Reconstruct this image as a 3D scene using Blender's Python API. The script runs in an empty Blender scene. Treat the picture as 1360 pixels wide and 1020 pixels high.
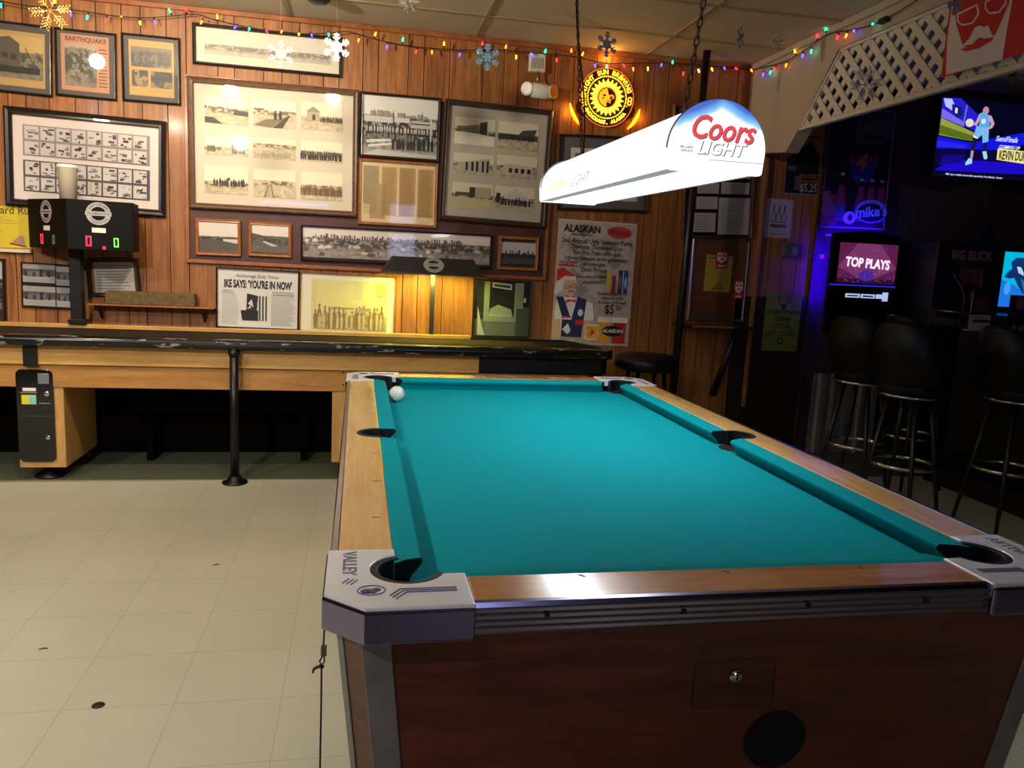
import bpy, bmesh, math, random
from mathutils import Vector, Matrix
random.seed(7)
SC = bpy.context.scene
COL = SC.collection
PI = math.pi

# ------------------------------------------------------------------ camera
F_PX = 1034.32
YAW, PITCH, ROLL = 0.199085, 0.154789, 0.048859
CAM_Z = 1.2923
_cy, _sy, _cp, _sp = math.cos(YAW), math.sin(YAW), math.cos(PITCH), math.sin(PITCH)
FWD = Vector((_sy*_cp, _cy*_cp, -_sp))
_r = Vector((_cy, -_sy, 0)); _u = _r.cross(FWD)
_c, _s = math.cos(ROLL), math.sin(ROLL)
RIGHT = _c*_r + _s*_u
UP = -_s*_r + _c*_u
cam = bpy.data.cameras.new('camera')
camo = bpy.data.objects.new('camera', cam); COL.objects.link(camo)
cam.sensor_fit = 'HORIZONTAL'; cam.sensor_width = 36.0
cam.lens = F_PX/1360*36.0
cam.clip_start = 0.02
M = Matrix((RIGHT, UP, -FWD)).transposed().to_4x4(); M.translation = (0, 0, CAM_Z)
camo.matrix_world = M
SC.camera = camo

def hit(px, py, ax, val):
    """point where the sight line through photo pixel meets the plane coord[ax]=val"""
    v = RIGHT*((px-680)/F_PX) - UP*((py-510)/F_PX) + FWD
    c = (0, 0, CAM_Z)
    t = (val-c[ax])/v[ax]
    return Vector((v.x*t, v.y*t, CAM_Z+v.z*t))

# ------------------------------------------------------------------ world, exposure, room lights
D = 5.15          # picture wall
CEIL = 2.685
XH = 2.588        # header wall between pool room and bar
w = bpy.data.worlds.new('world'); SC.world = w; w.use_nodes = True
w.node_tree.nodes['Background'].inputs[0].default_value = (0.5, 0.42, 0.36, 1)
w.node_tree.nodes['Background'].inputs[1].default_value = 0.010
SC.view_settings.view_transform = 'Standard'
SC.view_settings.look = 'None'
SC.view_settings.gamma = 1.0
SC.view_settings.use_curve_mapping = False
SC.view_settings.exposure = 0.0

def point(name, loc, power, col, r=0.045):
    l = bpy.data.lights.new(name, 'POINT'); l.energy = power; l.color = col; l.shadow_soft_size = r
    o = bpy.data.objects.new(name, l); COL.objects.link(o); o.location = loc
    return o
def spot(name, loc, target, power, col, angle, blend=0.6, r=0.05):
    l = bpy.data.lights.new(name, 'SPOT'); l.energy = power; l.color = col
    l.spot_size = math.radians(angle); l.spot_blend = blend; l.shadow_soft_size = r
    o = bpy.data.objects.new(name, l); COL.objects.link(o); o.location = loc
    o.rotation_euler = (Vector(target)-Vector(loc)).to_track_quat('-Z', 'Y').to_euler()
    return o
def area(name, loc, target, power, col, sx, sy):
    l = bpy.data.lights.new(name, 'AREA'); l.energy = power; l.color = col
    l.shape = 'RECTANGLE'; l.size = sx; l.size_y = sy
    o = bpy.data.objects.new(name, l); COL.objects.link(o); o.location = loc
    o.rotation_euler = (Vector(target)-Vector(loc)).to_track_quat('-Z', 'Y').to_euler()
    return o
WARM = (1.0, 0.80, 0.58)
# ceiling bulbs of the pool room, assumed from their glints in the picture glass
spot('assumed_bulb_light', (-1.08, 3.08, 2.60), (-1.75, 5.1, 1.5), 98, WARM, 104, 1.0)
spot('assumed_bulb_light', (-0.24, 3.14, 2.60), (-0.95, 5.1, 1.5), 100, WARM, 88, 1.0)
spot('assumed_bulb_light', (-1.91, 3.78, 2.60), (-2.2, 5.1, 1.5), 30, WARM, 130, 1.0)
# assumed down lights added behind and left of the viewer, over the open floor
spot('assumed_down_light', (-1.44, 0.0, 2.55), (-1.45, 2.7, 0.0), 290, (1.0, 0.96, 0.88), 96, 0.9, 0.025)
spot('assumed_down_light', (-2.5, 1.9, 2.55), (-2.0, 3.4, 0.2), 120, (1.0, 0.95, 0.86), 110, 0.9, 0.03)
# added spot without a real fixture, brightens the ceiling near the picture wall
spot('ceiling_fill_light', (-1.55, 3.0, 2.3), (-0.4, 4.4, 3.15), 270, (1.0, 0.88, 0.68), 112, 1.0, 0.05)
# unseen fill added behind the viewer to lift the pool table's dark front
point('rear_fill_light', (1.1, -1.2, 0.55), 9, (1.0, 0.86, 0.7), 0.05)

# ------------------------------------------------------------------ materials
def lin(c):
    out = []
    for v in c[:3]:
        v = v/255.0
        out.append(v/12.92 if v <= 0.04045 else ((v+0.055)/1.055)**2.4)
    return (out[0], out[1], out[2], 1.0)
def newmat(name):
    m = bpy.data.materials.new(name); m.use_nodes = True
    nt = m.node_tree; b = nt.nodes['Principled BSDF']
    return m, nt, b
def P(name, rgb, rough=0.5, metal=0.0, coat=0.0, bump=0.0, bscale=60, var=0.0, spec=0.5):
    m, nt, b = newmat(name)
    b.inputs['Base Color'].default_value = lin(rgb)
    b.inputs['Roughness'].default_value = rough
    b.inputs['Metallic'].default_value = metal
    b.inputs['Coat Weight'].default_value = coat
    b.inputs['Specular IOR Level'].default_value = spec
    if bump or var:
        tc = nt.nodes.new('ShaderNodeTexCoord'); n = nt.nodes.new('ShaderNodeTexNoise')
        n.inputs['Scale'].default_value = bscale; n.inputs['Detail'].default_value = 4
        nt.links.new(tc.outputs['Object'], n.inputs['Vector'])
        if bump:
            bp = nt.nodes.new('ShaderNodeBump'); bp.inputs['Strength'].default_value = bump; bp.inputs['Distance'].default_value = 0.002
            nt.links.new(n.outputs['Fac'], bp.inputs['Height']); nt.links.new(bp.outputs['Normal'], b.inputs['Normal'])
        if var:
            r = nt.nodes.new('ShaderNodeValToRGB')
            c = lin(rgb)
            r.color_ramp.elements[0].position = 0.3; r.color_ramp.elements[1].position = 0.7
            r.color_ramp.elements[0].color = (c[0]*(1-var), c[1]*(1-var), c[2]*(1-var), 1)
            r.color_ramp.elements[1].color = (min(1, c[0]*(1+var)), min(1, c[1]*(1+var)), min(1, c[2]*(1+var)), 1)
            nt.links.new(n.outputs['Fac'], r.inputs['Fac']); nt.links.new(r.outputs['Color'], b.inputs['Base Color'])
    return m
def EM(name, rgb, strength, base=None):
    m, nt, b = newmat(name)
    b.inputs['Base Color'].default_value = lin(base or rgb)
    b.inputs['Emission Color'].default_value = lin(rgb)
    b.inputs['Emission Strength'].default_value = strength
    b.inputs['Roughness'].default_value = 0.35
    return m
_pc = {}
def paint(rgb, rough=0.55):
    k = (tuple(rgb), rough)
    if k not in _pc: _pc[k] = P('ink_%d_%d_%d' % tuple(rgb[:3]), rgb, rough)
    return _pc[k]
_ec = {}
def glowink(rgb, s):
    k = (tuple(rgb), s)
    if k not in _ec: _ec[k] = EM('lit_%d_%d_%d' % tuple(rgb[:3]), rgb, s)
    return _ec[k]
def WOOD(name, c1, c2, stretch=(6, 6, 0.8), scale=4.0, rough=0.35, coat=0.3, attr=False, knots=0.5):
    m, nt, b = newmat(name)
    N = nt.nodes.new; L = nt.links.new
    tc = N('ShaderNodeTexCoord'); mp = N('ShaderNodeMapping')
    mp.inputs['Scale'].default_value = stretch
    L(tc.outputs['Object'], mp.inputs['Vector'])
    n = N('ShaderNodeTexNoise'); n.inputs['Scale'].default_value = scale; n.inputs['Detail'].default_value = 8
    n.inputs['Roughness'].default_value = 0.62; n.inputs['Distortion'].default_value = knots
    L(mp.outputs['Vector'], n.inputs['Vector'])
    n2 = N('ShaderNodeTexNoise'); n2.inputs['Scale'].default_value = scale*7; n2.inputs['Detail'].default_value = 3
    L(mp.outputs['Vector'], n2.inputs['Vector'])
    mx = N('ShaderNodeMath'); mx.operation = 'MULTIPLY_ADD'; mx.inputs[1].default_value = 0.35
    L(n2.outputs['Fac'], mx.inputs[0]); L(n.outputs['Fac'], mx.inputs[2])
    r = N('ShaderNodeValToRGB'); r.color_ramp.elements[0].position = 0.42; r.color_ramp.elements[1].position = 0.86
    r.color_ramp.elements[0].color = lin(c1); r.color_ramp.elements[1].color = lin(c2)
    L(mx.outputs[0], r.inputs['Fac'])
    out = r.outputs['Color']
    if attr:
        at = N('ShaderNodeAttribute'); at.attribute_name = 'tone'
        mm = N('ShaderNodeVectorMath'); mm.operation = 'MULTIPLY'
        L(out, mm.inputs[0]); L(at.outputs['Color'], mm.inputs[1]); out = mm.outputs[0]
    L(out, b.inputs['Base Color'])
    b.inputs['Roughness'].default_value = rough; b.inputs['Coat Weight'].default_value = coat
    b.inputs['Coat Roughness'].default_value = 0.12
    bp = N('ShaderNodeBump'); bp.inputs['Strength'].default_value = 0.12; bp.inputs['Distance'].default_value = 0.001
    L(n2.outputs['Fac'], bp.inputs['Height']); L(bp.outputs['Normal'], b.inputs['Normal'])
    return m
def GLASS():
    m = bpy.data.materials.new('picture_glass'); m.use_nodes = True; nt = m.node_tree
    for n in list(nt.nodes): nt.nodes.remove(n)
    o = nt.nodes.new('ShaderNodeOutputMaterial'); mx = nt.nodes.new('ShaderNodeMixShader')
    t = nt.nodes.new('ShaderNodeBsdfTransparent'); g = nt.nodes.new('ShaderNodeBsdfGlossy')
    lw = nt.nodes.new('ShaderNodeLayerWeight'); lw.inputs['Blend'].default_value = 0.5
    pw_ = nt.nodes.new('ShaderNodeMath'); pw_.operation = 'POWER'; pw_.inputs[1].default_value = 4.0; nt.links.new(lw.outputs['Facing'], pw_.inputs[0])
    f = nt.nodes.new('ShaderNodeMath'); f.operation = 'MULTIPLY_ADD'; f.inputs[1].default_value = 0.8; f.inputs[2].default_value = 0.03; nt.links.new(pw_.outputs[0], f.inputs[0])
    g.inputs['Roughness'].default_value = 0.035
    nt.links.new(f.outputs[0], mx.inputs[0]); nt.links.new(t.outputs[0], mx.inputs[1]); nt.links.new(g.outputs[0], mx.inputs[2])
    nt.links.new(mx.outputs[0], o.inputs['Surface'])
    return m
glass_m = GLASS()

def PHOTO(seed, sky=(225, 215, 195), dark=(60, 55, 45), light=(190, 180, 160), hor=0.55, sx=9, sy=9, band=0.22, thr=0.5, soft=0.12):
    """a printed landscape or street photograph: pale sky, busy band on the horizon, mottled ground"""
    m, nt, b = newmat('photo_print_%d' % seed)
    N = nt.nodes.new; L = nt.links.new
    def math_(op, a, bb=None, c=None):
        n = N('ShaderNodeMath'); n.operation = op
        for i, v in enumerate((a, bb, c)):
            if v is None: continue
            if isinstance(v, (int, float)): n.inputs[i].default_value = v
            else: L(v, n.inputs[i])
        return n.outputs[0]
    uv = N('ShaderNodeUVMap'); mp = N('ShaderNodeMapping')
    mp.inputs['Location'].default_value = (seed*3.7, seed*1.3, 0); mp.inputs['Scale'].default_value = (sx, sy, 1)
    L(uv.outputs[0], mp.inputs['Vector'])
    sep = N('ShaderNodeSeparateXYZ'); L(uv.outputs[0], sep.inputs[0])
    n1 = N('ShaderNodeTexNoise'); n1.inputs['Scale'].default_value = 1.0; n1.inputs['Detail'].default_value = 5; n1.inputs['Roughness'].default_value = 0.7
    L(mp.outputs[0], n1.inputs['Vector'])
    v1 = N('ShaderNodeTexVoronoi'); v1.inputs['Scale'].default_value = 1.6; v1.distance = 'CHEBYCHEV'
    L(mp.outputs[0], v1.inputs['Vector'])
    vv = N('ShaderNodeSeparateXYZ'); L(v1.outputs['Color'], vv.inputs[0])
    # edge of the skyline wobbles with noise
    edge = math_('MULTIPLY_ADD', n1.outputs['Fac'], soft*2, hor-soft)
    skym = math_('SMOOTH_MIN', 1.0, math_('MAXIMUM', 0.0, math_('MULTIPLY', math_('SUBTRACT', sep.outputs[1], edge), 40)), 0.01)
    d = math_('ABSOLUTE', math_('SUBTRACT', sep.outputs[1], hor-band*0.5))
    bandm = math_('MAXIMUM', 0.0, math_('SUBTRACT', 1.0, math_('DIVIDE', d, band)))
    busy = math_('MULTIPLY_ADD', vv.outputs[0], 0.55, math_('MULTIPLY', n1.outputs['Fac'], 0.6))
    darkness = math_('MULTIPLY', bandm, math_('GREATER_THAN', busy, thr))
    gm = math_('MULTIPLY_ADD', darkness, -0.8, math_('MULTIPLY_ADD', n1.outputs['Fac'], 1.6, -0.12))
    r = N('ShaderNodeValToRGB'); r.color_ramp.elements[0].position = 0.05; r.color_ramp.elements[1].position = 0.95
    r.color_ramp.elements[0].color = lin(dark); r.color_ramp.elements[1].color = lin(light)
    L(gm, r.inputs['Fac'])
    mix = N('ShaderNodeMix'); mix.data_type = 'RGBA'
    L(skym, mix.inputs['Factor']); L(r.outputs['Color'], mix.inputs['A']); mix.inputs['B'].default_value = lin(sky)
    L(mix.outputs['Result'], b.inputs['Base Color'])
    b.inputs['Roughness'].default_value = 0.45
    return m

M_ = {}
M_['panel'] = WOOD('wood_panelling', (106, 59, 24), (174, 112, 56), (14, 14, 0.9), 2.6, 0.5, 0.06, attr=True, knots=0.8)
M_['panel_dark'] = WOOD('dark_panelling', (34, 17, 13), (56, 30, 24), (14, 14, 0.9), 2.6, 0.5, 0.15, attr=True)
M_['board'] = WOOD('board_brown', (62, 28, 16), (84, 40, 24), (3, 3, 3), 3, 0.5, 0.1)
M_['mould'] = WOOD('moulding_wood', (120, 62, 26), (165, 96, 46), (2, 2, 2), 5, 0.4, 0.2)
M_['fdark'] = P('frame_dark', (30, 22, 19), 0.28, coat=0.5)
M_['fbrown'] = WOOD('frame_brown', (70, 46, 30), (112, 78, 52), (6, 6, 6), 5, 0.35, 0.3)
M_['fwood'] = WOOD('frame_oak', (128, 70, 34), (176, 108, 60), (6, 6, 6), 5, 0.4, 0.3)
M_['fsilver'] = P('frame_pewter', (70, 66, 64), 0.25, metal=0.8)
M_['black'] = P('black_paint', (12, 12, 13), 0.4)
M_['blackgloss'] = P('black_gloss', (10, 10, 12), 0.12, coat=0.5)
M_['vinyl'] = P('black_vinyl', (8, 8, 10), 0.42, spec=0.3, bump=0.15, bscale=90)
M_['rubber'] = P('black_rubber', (14, 14, 15), 0.55)
M_['well'] = P('pocket_black', (5, 5, 5), 0.9)
M_['chrome'] = P('chrome', (205, 205, 212), 0.14, metal=1.0)
M_['steel'] = P('dull_steel', (150, 150, 150), 0.35, metal=0.9)
M_['cast'] = P('cast_aluminium', (238, 239, 245), 0.36, metal=0.3, bump=0.25, bscale=220)
M_['castedge'] = P('polished_casting', (134, 128, 158), 0.16, metal=1.0)  # dark violet base stands in for the dim bluish reflection in the chrome
M_['engrave'] = P('engraved_metal', (138, 128, 150), 0.5, metal=0.4)
M_['trimstrip'] = P('corner_strip', (140, 138, 132), 0.42, metal=0.55, var=0.25, bscale=14)
M_['rail'] = WOOD('rail_maple', (186, 130, 66), (236, 188, 116), (9, 0.7, 9), 1.7, 0.24, 0.6, knots=0.25)
M_['railx'] = WOOD('rail_maple_end', (160, 98, 48), (214, 150, 88), (0.7, 9, 9), 1.7, 0.22, 0.6, knots=0.25)
M_['cloth'] = P('teal_cloth', (0, 150, 160), 0.9, bump=0.05, bscale=900, var=0.05, spec=0.1)
M_['body'] = WOOD('table_laminate', (66, 26, 14), (112, 52, 28), (1.5, 1.5, 10), 3.2, 0.35, 0.25)
M_['pale'] = WOOD('shuffle_maple', (178, 128, 62), (214, 166, 92), (1.0, 6, 7), 2.4, 0.38, 0.25)
M_['paleside'] = WOOD('shuffle_ply', (172, 124, 66), (206, 160, 92), (6, 6, 1), 2.4, 0.42, 0.2)
M_['carpet'] = P('brown_carpet', (42, 34, 28), 1.0, spec=0.05, bump=0.4, bscale=300, var=0.2)
M_['white'] = P('white_plastic', (232, 226, 214), 0.35)
M_['cream'] = P('cream_plastic', (214, 204, 178), 0.45)
M_['paper'] = P('white_paper', (222, 220, 214), 0.6)
M_['matcream'] = P('cream_mount', (214, 204, 184), 0.7)
M_['matgrey'] = P('grey_mount', (184, 174, 160), 0.7)
M_['matdark'] = P('charcoal_mount', (92, 88, 86), 0.7)
M_['matwhite'] = P('white_mount', (226, 214, 208), 0.7)
M_['header'] = P('off_white_wallboard', (176, 160, 142), 0.6, bump=0.05, bscale=80)
M_['lattice'] = P('white_lattice', (206, 198, 186), 0.5)
M_['beam'] = P('old_timber', (104, 84, 50), 0.85, bump=0.8, bscale=40, var=0.3)
M_['cork'] = P('cork', (104, 58, 28), 0.9, bump=0.4, bscale=150, var=0.2)
M_['corr'] = P('grey_sheet_metal', (120, 120, 122), 0.5, metal=0.2)
M_['dark'] = P('dark_room_paint', (34, 20, 22), 0.8)
M_['barwall'] = P('bar_wall_paint', (64, 44, 52), 0.8)

def FLOOR(name, base, back=False):
    m, nt, b = newmat(name)
    N = nt.nodes.new; L = nt.links.new
    tc = N('ShaderNodeTexCoord'); sep = N('ShaderNodeSeparateXYZ'); L(tc.outputs['Object'], sep.inputs[0])
    def mt(op, a, bb=None, c=None):
        n = N('ShaderNodeMath'); n.operation = op
        for i, v in enumerate((a, bb, c)):
            if v is None: continue
            if isinstance(v, (int, float)): n.inputs[i].default_value = v
            else: L(v, n.inputs[i])
        return n.outputs[0]
    sc = []; ed = []
    for i, off in ((0, 0.20), (1, -2.49)):
        s = mt('DIVIDE', mt('ADD', sep.outputs[i], off+30*0.2965), 0.2965)
        sc.append(mt('FLOOR', s)); f = mt('FRACT', s)
        ed.append(mt('MINIMUM', f, mt('SUBTRACT', 1.0, f)))
    e = mt('MINIMUM', ed[0], ed[1])
    line = mt('LESS_THAN', e, 0.0035)
    cmb = N('ShaderNodeCombineXYZ'); L(sc[0], cmb.inputs[0]); L(sc[1], cmb.inputs[1])
    wn = N('ShaderNodeTexWhiteNoise'); wn.noise_dimensions = '2D'; L(cmb.outputs[0], wn.inputs['Vector'])
    n1 = N('ShaderNodeTexNoise'); n1.inputs['Scale'].default_value = 3.0; n1.inputs['Detail'].default_value = 6
    L(tc.outputs['Object'], n1.inputs['Vector'])
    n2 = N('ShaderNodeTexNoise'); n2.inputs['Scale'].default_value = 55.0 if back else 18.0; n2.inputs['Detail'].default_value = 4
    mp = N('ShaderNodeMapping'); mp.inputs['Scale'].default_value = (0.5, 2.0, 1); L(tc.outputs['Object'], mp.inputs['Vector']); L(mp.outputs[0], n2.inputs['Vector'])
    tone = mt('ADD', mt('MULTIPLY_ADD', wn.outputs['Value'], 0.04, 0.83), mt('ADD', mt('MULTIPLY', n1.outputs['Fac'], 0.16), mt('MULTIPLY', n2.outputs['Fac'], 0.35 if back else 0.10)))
    tone = mt('MULTIPLY', tone, mt('MULTIPLY_ADD', line, -0.34, 1.0))
    vm = N('ShaderNodeVectorMath'); vm.operation = 'SCALE'; vm.inputs[0].default_value = lin(base)[:3]; L(tone, vm.inputs['Scale'])
    L(vm.outputs[0], b.inputs['Base Color'])
    L(mt('MULTIPLY_ADD', n2.outputs['Fac'], 0.25, 0.30), b.inputs['Roughness'])
    b.inputs['Specular IOR Level'].default_value = 0.35
    return m
M_['floor'] = FLOOR('vinyl_tile', (194, 190, 168))
M_['floorback'] = FLOOR('speckled_floor', (84, 88, 70), True)  # base colour darkened for the shade under the shuffleboard table
M_['ceil'] = P('ceiling_tile', (186, 172, 146), 0.85, bump=0.2, bscale=160, var=0.05)
M_['grid'] = P('ceiling_grid', (150, 130, 100), 0.6)

# ------------------------------------------------------------------ mesh builder
class MB:
    def __init__(s): s.v = []; s.f = []; s.m = []; s.s = []
    def add(s, vs, fs, m=0, sm=False, T=None):
        o = len(s.v)
        for p in vs:
            p = Vector(p)
            s.v.append(T @ p if T is not None else p)
        for f in fs: s.f.append([i+o for i in f]); s.m.append(m); s.s.append(sm)
        return s
    def box(s, x0, x1, y0, y1, z0, z1, m=0, T=None):
        vs = [(x0,y0,z0),(x1,y0,z0),(x1,y1,z0),(x0,y1,z0),(x0,y0,z1),(x1,y0,z1),(x1,y1,z1),(x0,y1,z1)]
        return s.add(vs, [(0,3,2,1),(4,5,6,7),(0,1,5,4),(1,2,6,5),(2,3,7,6),(3,0,4,7)], m, False, T)
    def prism(s, poly, z0, z1, m=0, T=None, msides=None, sm=False):
        n = len(poly); vs = [(x,y,z0) for x,y in poly]+[(x,y,z1) for x,y in poly]
        s.add(vs, [tuple(reversed(range(n))), tuple(range(n,2*n))], m, False, T)
        o = len(s.v)-2*n
        for i in range(n):
            j = (i+1) % n
            s.f.append([o+i,o+j,o+n+j,o+n+i]); s.m.append(m if msides is None else msides); s.s.append(sm)
        return s
    def prismy(s, poly, y0, y1, m=0, msides=None):   # poly in x,z extruded along y
        return s.prism(poly, -y1, -y0, m, Matrix(((1,0,0,0),(0,0,-1,0),(0,1,0,0),(0,0,0,1))), msides)
    def tube(s, pts, r, n=10, m=0, caps=True, closed=False):
        pts = [Vector(p) for p in pts]; k = len(pts); rs = r if isinstance(r, (list, tuple)) else [r]*k
        o = len(s.v); ref = None
        for i, p in enumerate(pts):
            if closed: t = pts[(i+1) % k]-pts[i-1]
            else: t = pts[min(i+1,k-1)]-pts[max(i-1,0)]
            t = t.normalized() if t.length > 1e-9 else Vector((0,0,1))
            if ref is None: ref = t.orthogonal().normalized()
            ref = (ref-t*ref.dot(t)).normalized() if (ref-t*ref.dot(t)).length > 1e-6 else t.orthogonal().normalized()
            b = t.cross(ref)
            for j in range(n):
                a = 2*PI*j/n; s.v.append(p+ref*(math.cos(a)*rs[i])+b*(math.sin(a)*rs[i]))
        for i in range(k if closed else k-1):
            i2 = (i+1) % k
            for j in range(n):
                j2 = (j+1) % n
                s.f.append([o+i*n+j,o+i*n+j2,o+i2*n+j2,o+i2*n+j]); s.m.append(m); s.s.append(True)
        if caps and not closed:
            s.f.append([o+j for j in reversed(range(n))]); s.m.append(m); s.s.append(False)
            s.f.append([o+(k-1)*n+j for j in range(n)]); s.m.append(m); s.s.append(False)
        return s
    def cyl(s, p0, p1, r0, r1=None, n=20, m=0): return s.tube([p0, p1], [r0, r0 if r1 is None else r1], n, m)
    def lathe(s, prof, c=(0,0,0), n=28, m=0, T=None, sm=True):
        o = len(s.v); c = Vector(c)
        for r, z in prof:
            for j in range(n):
                a = 2*PI*j/n; p = Vector((r*math.cos(a), r*math.sin(a), z))
                if T is not None: p = T @ p
                s.v.append(p+c)
        for i in range(len(prof)-1):
            for j in range(n):
                j2 = (j+1) % n
                s.f.append([o+i*n+j,o+i*n+j2,o+(i+1)*n+j2,o+(i+1)*n+j]); s.m.append(m); s.s.append(sm)
        if prof[0][0] > 1e-5: s.f.append([o+j for j in reversed(range(n))]); s.m.append(m); s.s.append(False)
        if prof[-1][0] > 1e-5: s.f.append([o+(len(prof)-1)*n+j for j in range(n)]); s.m.append(m); s.s.append(False)
        return s
    def build(s, name, mats, parent=None, world=True, bevel=0, uv=False, seg=2, recalc=True, tones=None, angle=35):
        me = bpy.data.meshes.new(name)
        off = Vector((0,0,0))
        if parent is not None and world: off = wloc(parent)
        me.from_pydata([tuple(Vector(v)-off) for v in s.v], [], s.f)
        if not isinstance(mats, (list, tuple)): mats = [mats]
        for mm in mats: me.materials.append(M_[mm] if isinstance(mm, str) else mm)
        me.polygons.foreach_set('material_index', s.m); me.polygons.foreach_set('use_smooth', s.s)
        if tones:
            ca = me.color_attributes.new('tone', 'FLOAT_COLOR', 'CORNER')
            for p in me.polygons:
                t = tones[p.index]
                for li in p.loop_indices: ca.data[li].color = (t, t, t, 1)
        if recalc:
            bm = bmesh.new(); bm.from_mesh(me); bmesh.ops.recalc_face_normals(bm, faces=bm.faces); bm.to_mesh(me); bm.free()
        if uv:
            xs = [v.co.x for v in me.vertices]; zs = [v.co.z for v in me.vertices]
            x0, z0 = min(xs), min(zs); ww = max(max(xs)-x0, 1e-6); hh = max(max(zs)-z0, 1e-6)
            ul = me.uv_layers.new(name='UVMap')
            for l in me.loops:
                co = me.vertices[l.vertex_index].co; ul.data[l.index].uv = ((co.x-x0)/ww, (co.z-z0)/hh)
        me.update()
        o = bpy.data.objects.new(name, me); COL.objects.link(o)
        if parent is not None: o.parent = parent
        if bevel:
            b = o.modifiers.new('bevel', 'BEVEL'); b.width = bevel; b.segments = seg; b.limit_method = 'ANGLE'; b.angle_limit = math.radians(angle)
            b.harden_normals = False
        return o
def wloc(o):
    v = Vector((0,0,0))
    while o is not None: v += o.location; o = o.parent
    return v
def tag(o, label, cat, group=None, kind=None):
    if label: o['label'] = label
    if cat: o['category'] = cat
    if group: o['group'] = group
    if kind: o['kind'] = kind
    return o
def thing(name, label, cat, loc=(0,0,0), rot=(0,0,0), group=None):
    o = bpy.data.objects.new(name, None); COL.objects.link(o); o.location = loc; o.rotation_euler = rot
    o.empty_display_size = 0.1
    return tag(o, label, cat, group)
def struct(o): o['kind'] = 'structure'; return o
def copy_tree(o, parent=None):
    c = o.copy(); COL.objects.link(c); c.parent = parent
    for ch in [k for k in COL.objects if k.parent == o]: copy_tree(ch, c)
    return c

def text(s, size, mat, parent, x, z, y=0.0, name='lettering', bold=0.0, shear=0.0, align='CENTER', depth=0.0004, sx=1.0, ang=0.0, flat=False):
    """lettering facing local -Y at local (x, y, z); flat=True lays it on the horizontal plane"""
    cu = bpy.data.curves.new('t', 'FONT'); cu.body = s; cu.size = size; cu.offset = bold; cu.shear = shear
    cu.align_x = align; cu.align_y = 'CENTER'; cu.extrude = depth; cu.resolution_u = 3
    t = bpy.data.objects.new('t', cu); COL.objects.link(t)
    dg = bpy.context.evaluated_depsgraph_get(); me = bpy.data.meshes.new_from_object(t.evaluated_get(dg))
    bpy.data.objects.remove(t); bpy.data.curves.remove(cu)
    Rm = Matrix.Rotation(ang, 4, 'Z')
    A = Rm @ Matrix.Diagonal((sx, 1, 1, 1))
    if not flat: A = Matrix.Rotation(PI/2, 4, 'X') @ A
    me.transform(Matrix.Translation((x, y, z)) @ A)
    me.materials.clear(); me.materials.append(M_[mat] if isinstance(mat, str) else mat); me.name = name
    o = bpy.data.objects.new(name, me); COL.objects.link(o); o.parent = parent
    return o
def arc_text(s, r, size, mat, parent, cx, cz, y, a0, a1, bold=0.0, name='lettering', inward=False):
    """letters round a circle, from angle a0 to a1 (degrees, 90 = top); one mesh"""
    parts = []; n = len(s)
    for i, ch in enumerate(s):
        if ch == ' ': continue
        a = math.radians(a0+(a1-a0)*(i/(n-1) if n > 1 else 0.5))
        rot = a-PI/2 if not inward else a+PI/2
        o = text(ch, size, mat, parent, cx+r*math.cos(a), cz+r*math.sin(a), y, name, bold, ang=rot)
        parts.append(o)
    bm = bmesh.new()
    for o in parts:
        bm.from_mesh(o.data)
    me = bpy.data.meshes.new(name); bm.to_mesh(me); bm.free(); me.materials.append(M_[mat] if isinstance(mat, str) else mat)
    for o in parts:
        d = o.data; bpy.data.objects.remove(o); bpy.data.meshes.remove(d)
    o = bpy.data.objects.new(name, me); COL.objects.link(o); o.parent = parent
    return o

# flat artwork: one sheet mesh with printed shapes, local x right, z up, facing -Y
def sheet(name, parent, x0, x1, z0, z1, base, shapes=(), y=0.0, t=0.0015, emis=None):
    mb = MB(); mb.box(x0, x1, y-t, y, z0, z1)
    mats = [M_[base] if isinstance(base, str) else base]; idx = {}
    W, H = x1-x0, z1-z0; off = y-t-0.0003
    for k, (c, pts) in enumerate(shapes):
        if isinstance(c, tuple):
            mm = glowink(c, emis) if emis else paint(c)
        else: mm = c
        if mm not in idx: idx[mm] = len(mats); mats.append(mm)
        o = [(x0+u*W, off-0.00006*k, z0+v*H) for u, v in pts]
        if len(o) > 2:
            ar = sum(o[i][0]*o[(i+1) % len(o)][2]-o[(i+1) % len(o)][0]*o[i][2] for i in range(len(o)))
            if ar < 0: o.reverse()
        mb.add(o, [tuple(range(len(o)))], idx[mm])
    return mb.build(name, mats, parent, world=False, uv=True, recalc=False)
def R_(u0, v0, u1, v1): return [(u0,v0),(u1,v0),(u1,v1),(u0,v1)]
def EL(u, v, ru, rv, n=18, a0=0, a1=360):
    return [(u+ru*math.cos(math.radians(a0+(a1-a0)*i/(n-1 if a1-a0 != 360 else n))), v+rv*math.sin(math.radians(a0+(a1-a0)*i/(n-1 if a1-a0 != 360 else n)))) for i in range(n)]
def LINES(c, u0, u1, v0, v1, n, th=0.4, rag=0.3):
    out = []
    for i in range(n):
        v = v1-(v1-v0)*(i+0.5)/n; h = (v1-v0)/n*th/2
        out.append((c, R_(u0, v-h, u1-(u1-u0)*rag*random.random(), v+h)))
    return out

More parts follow.
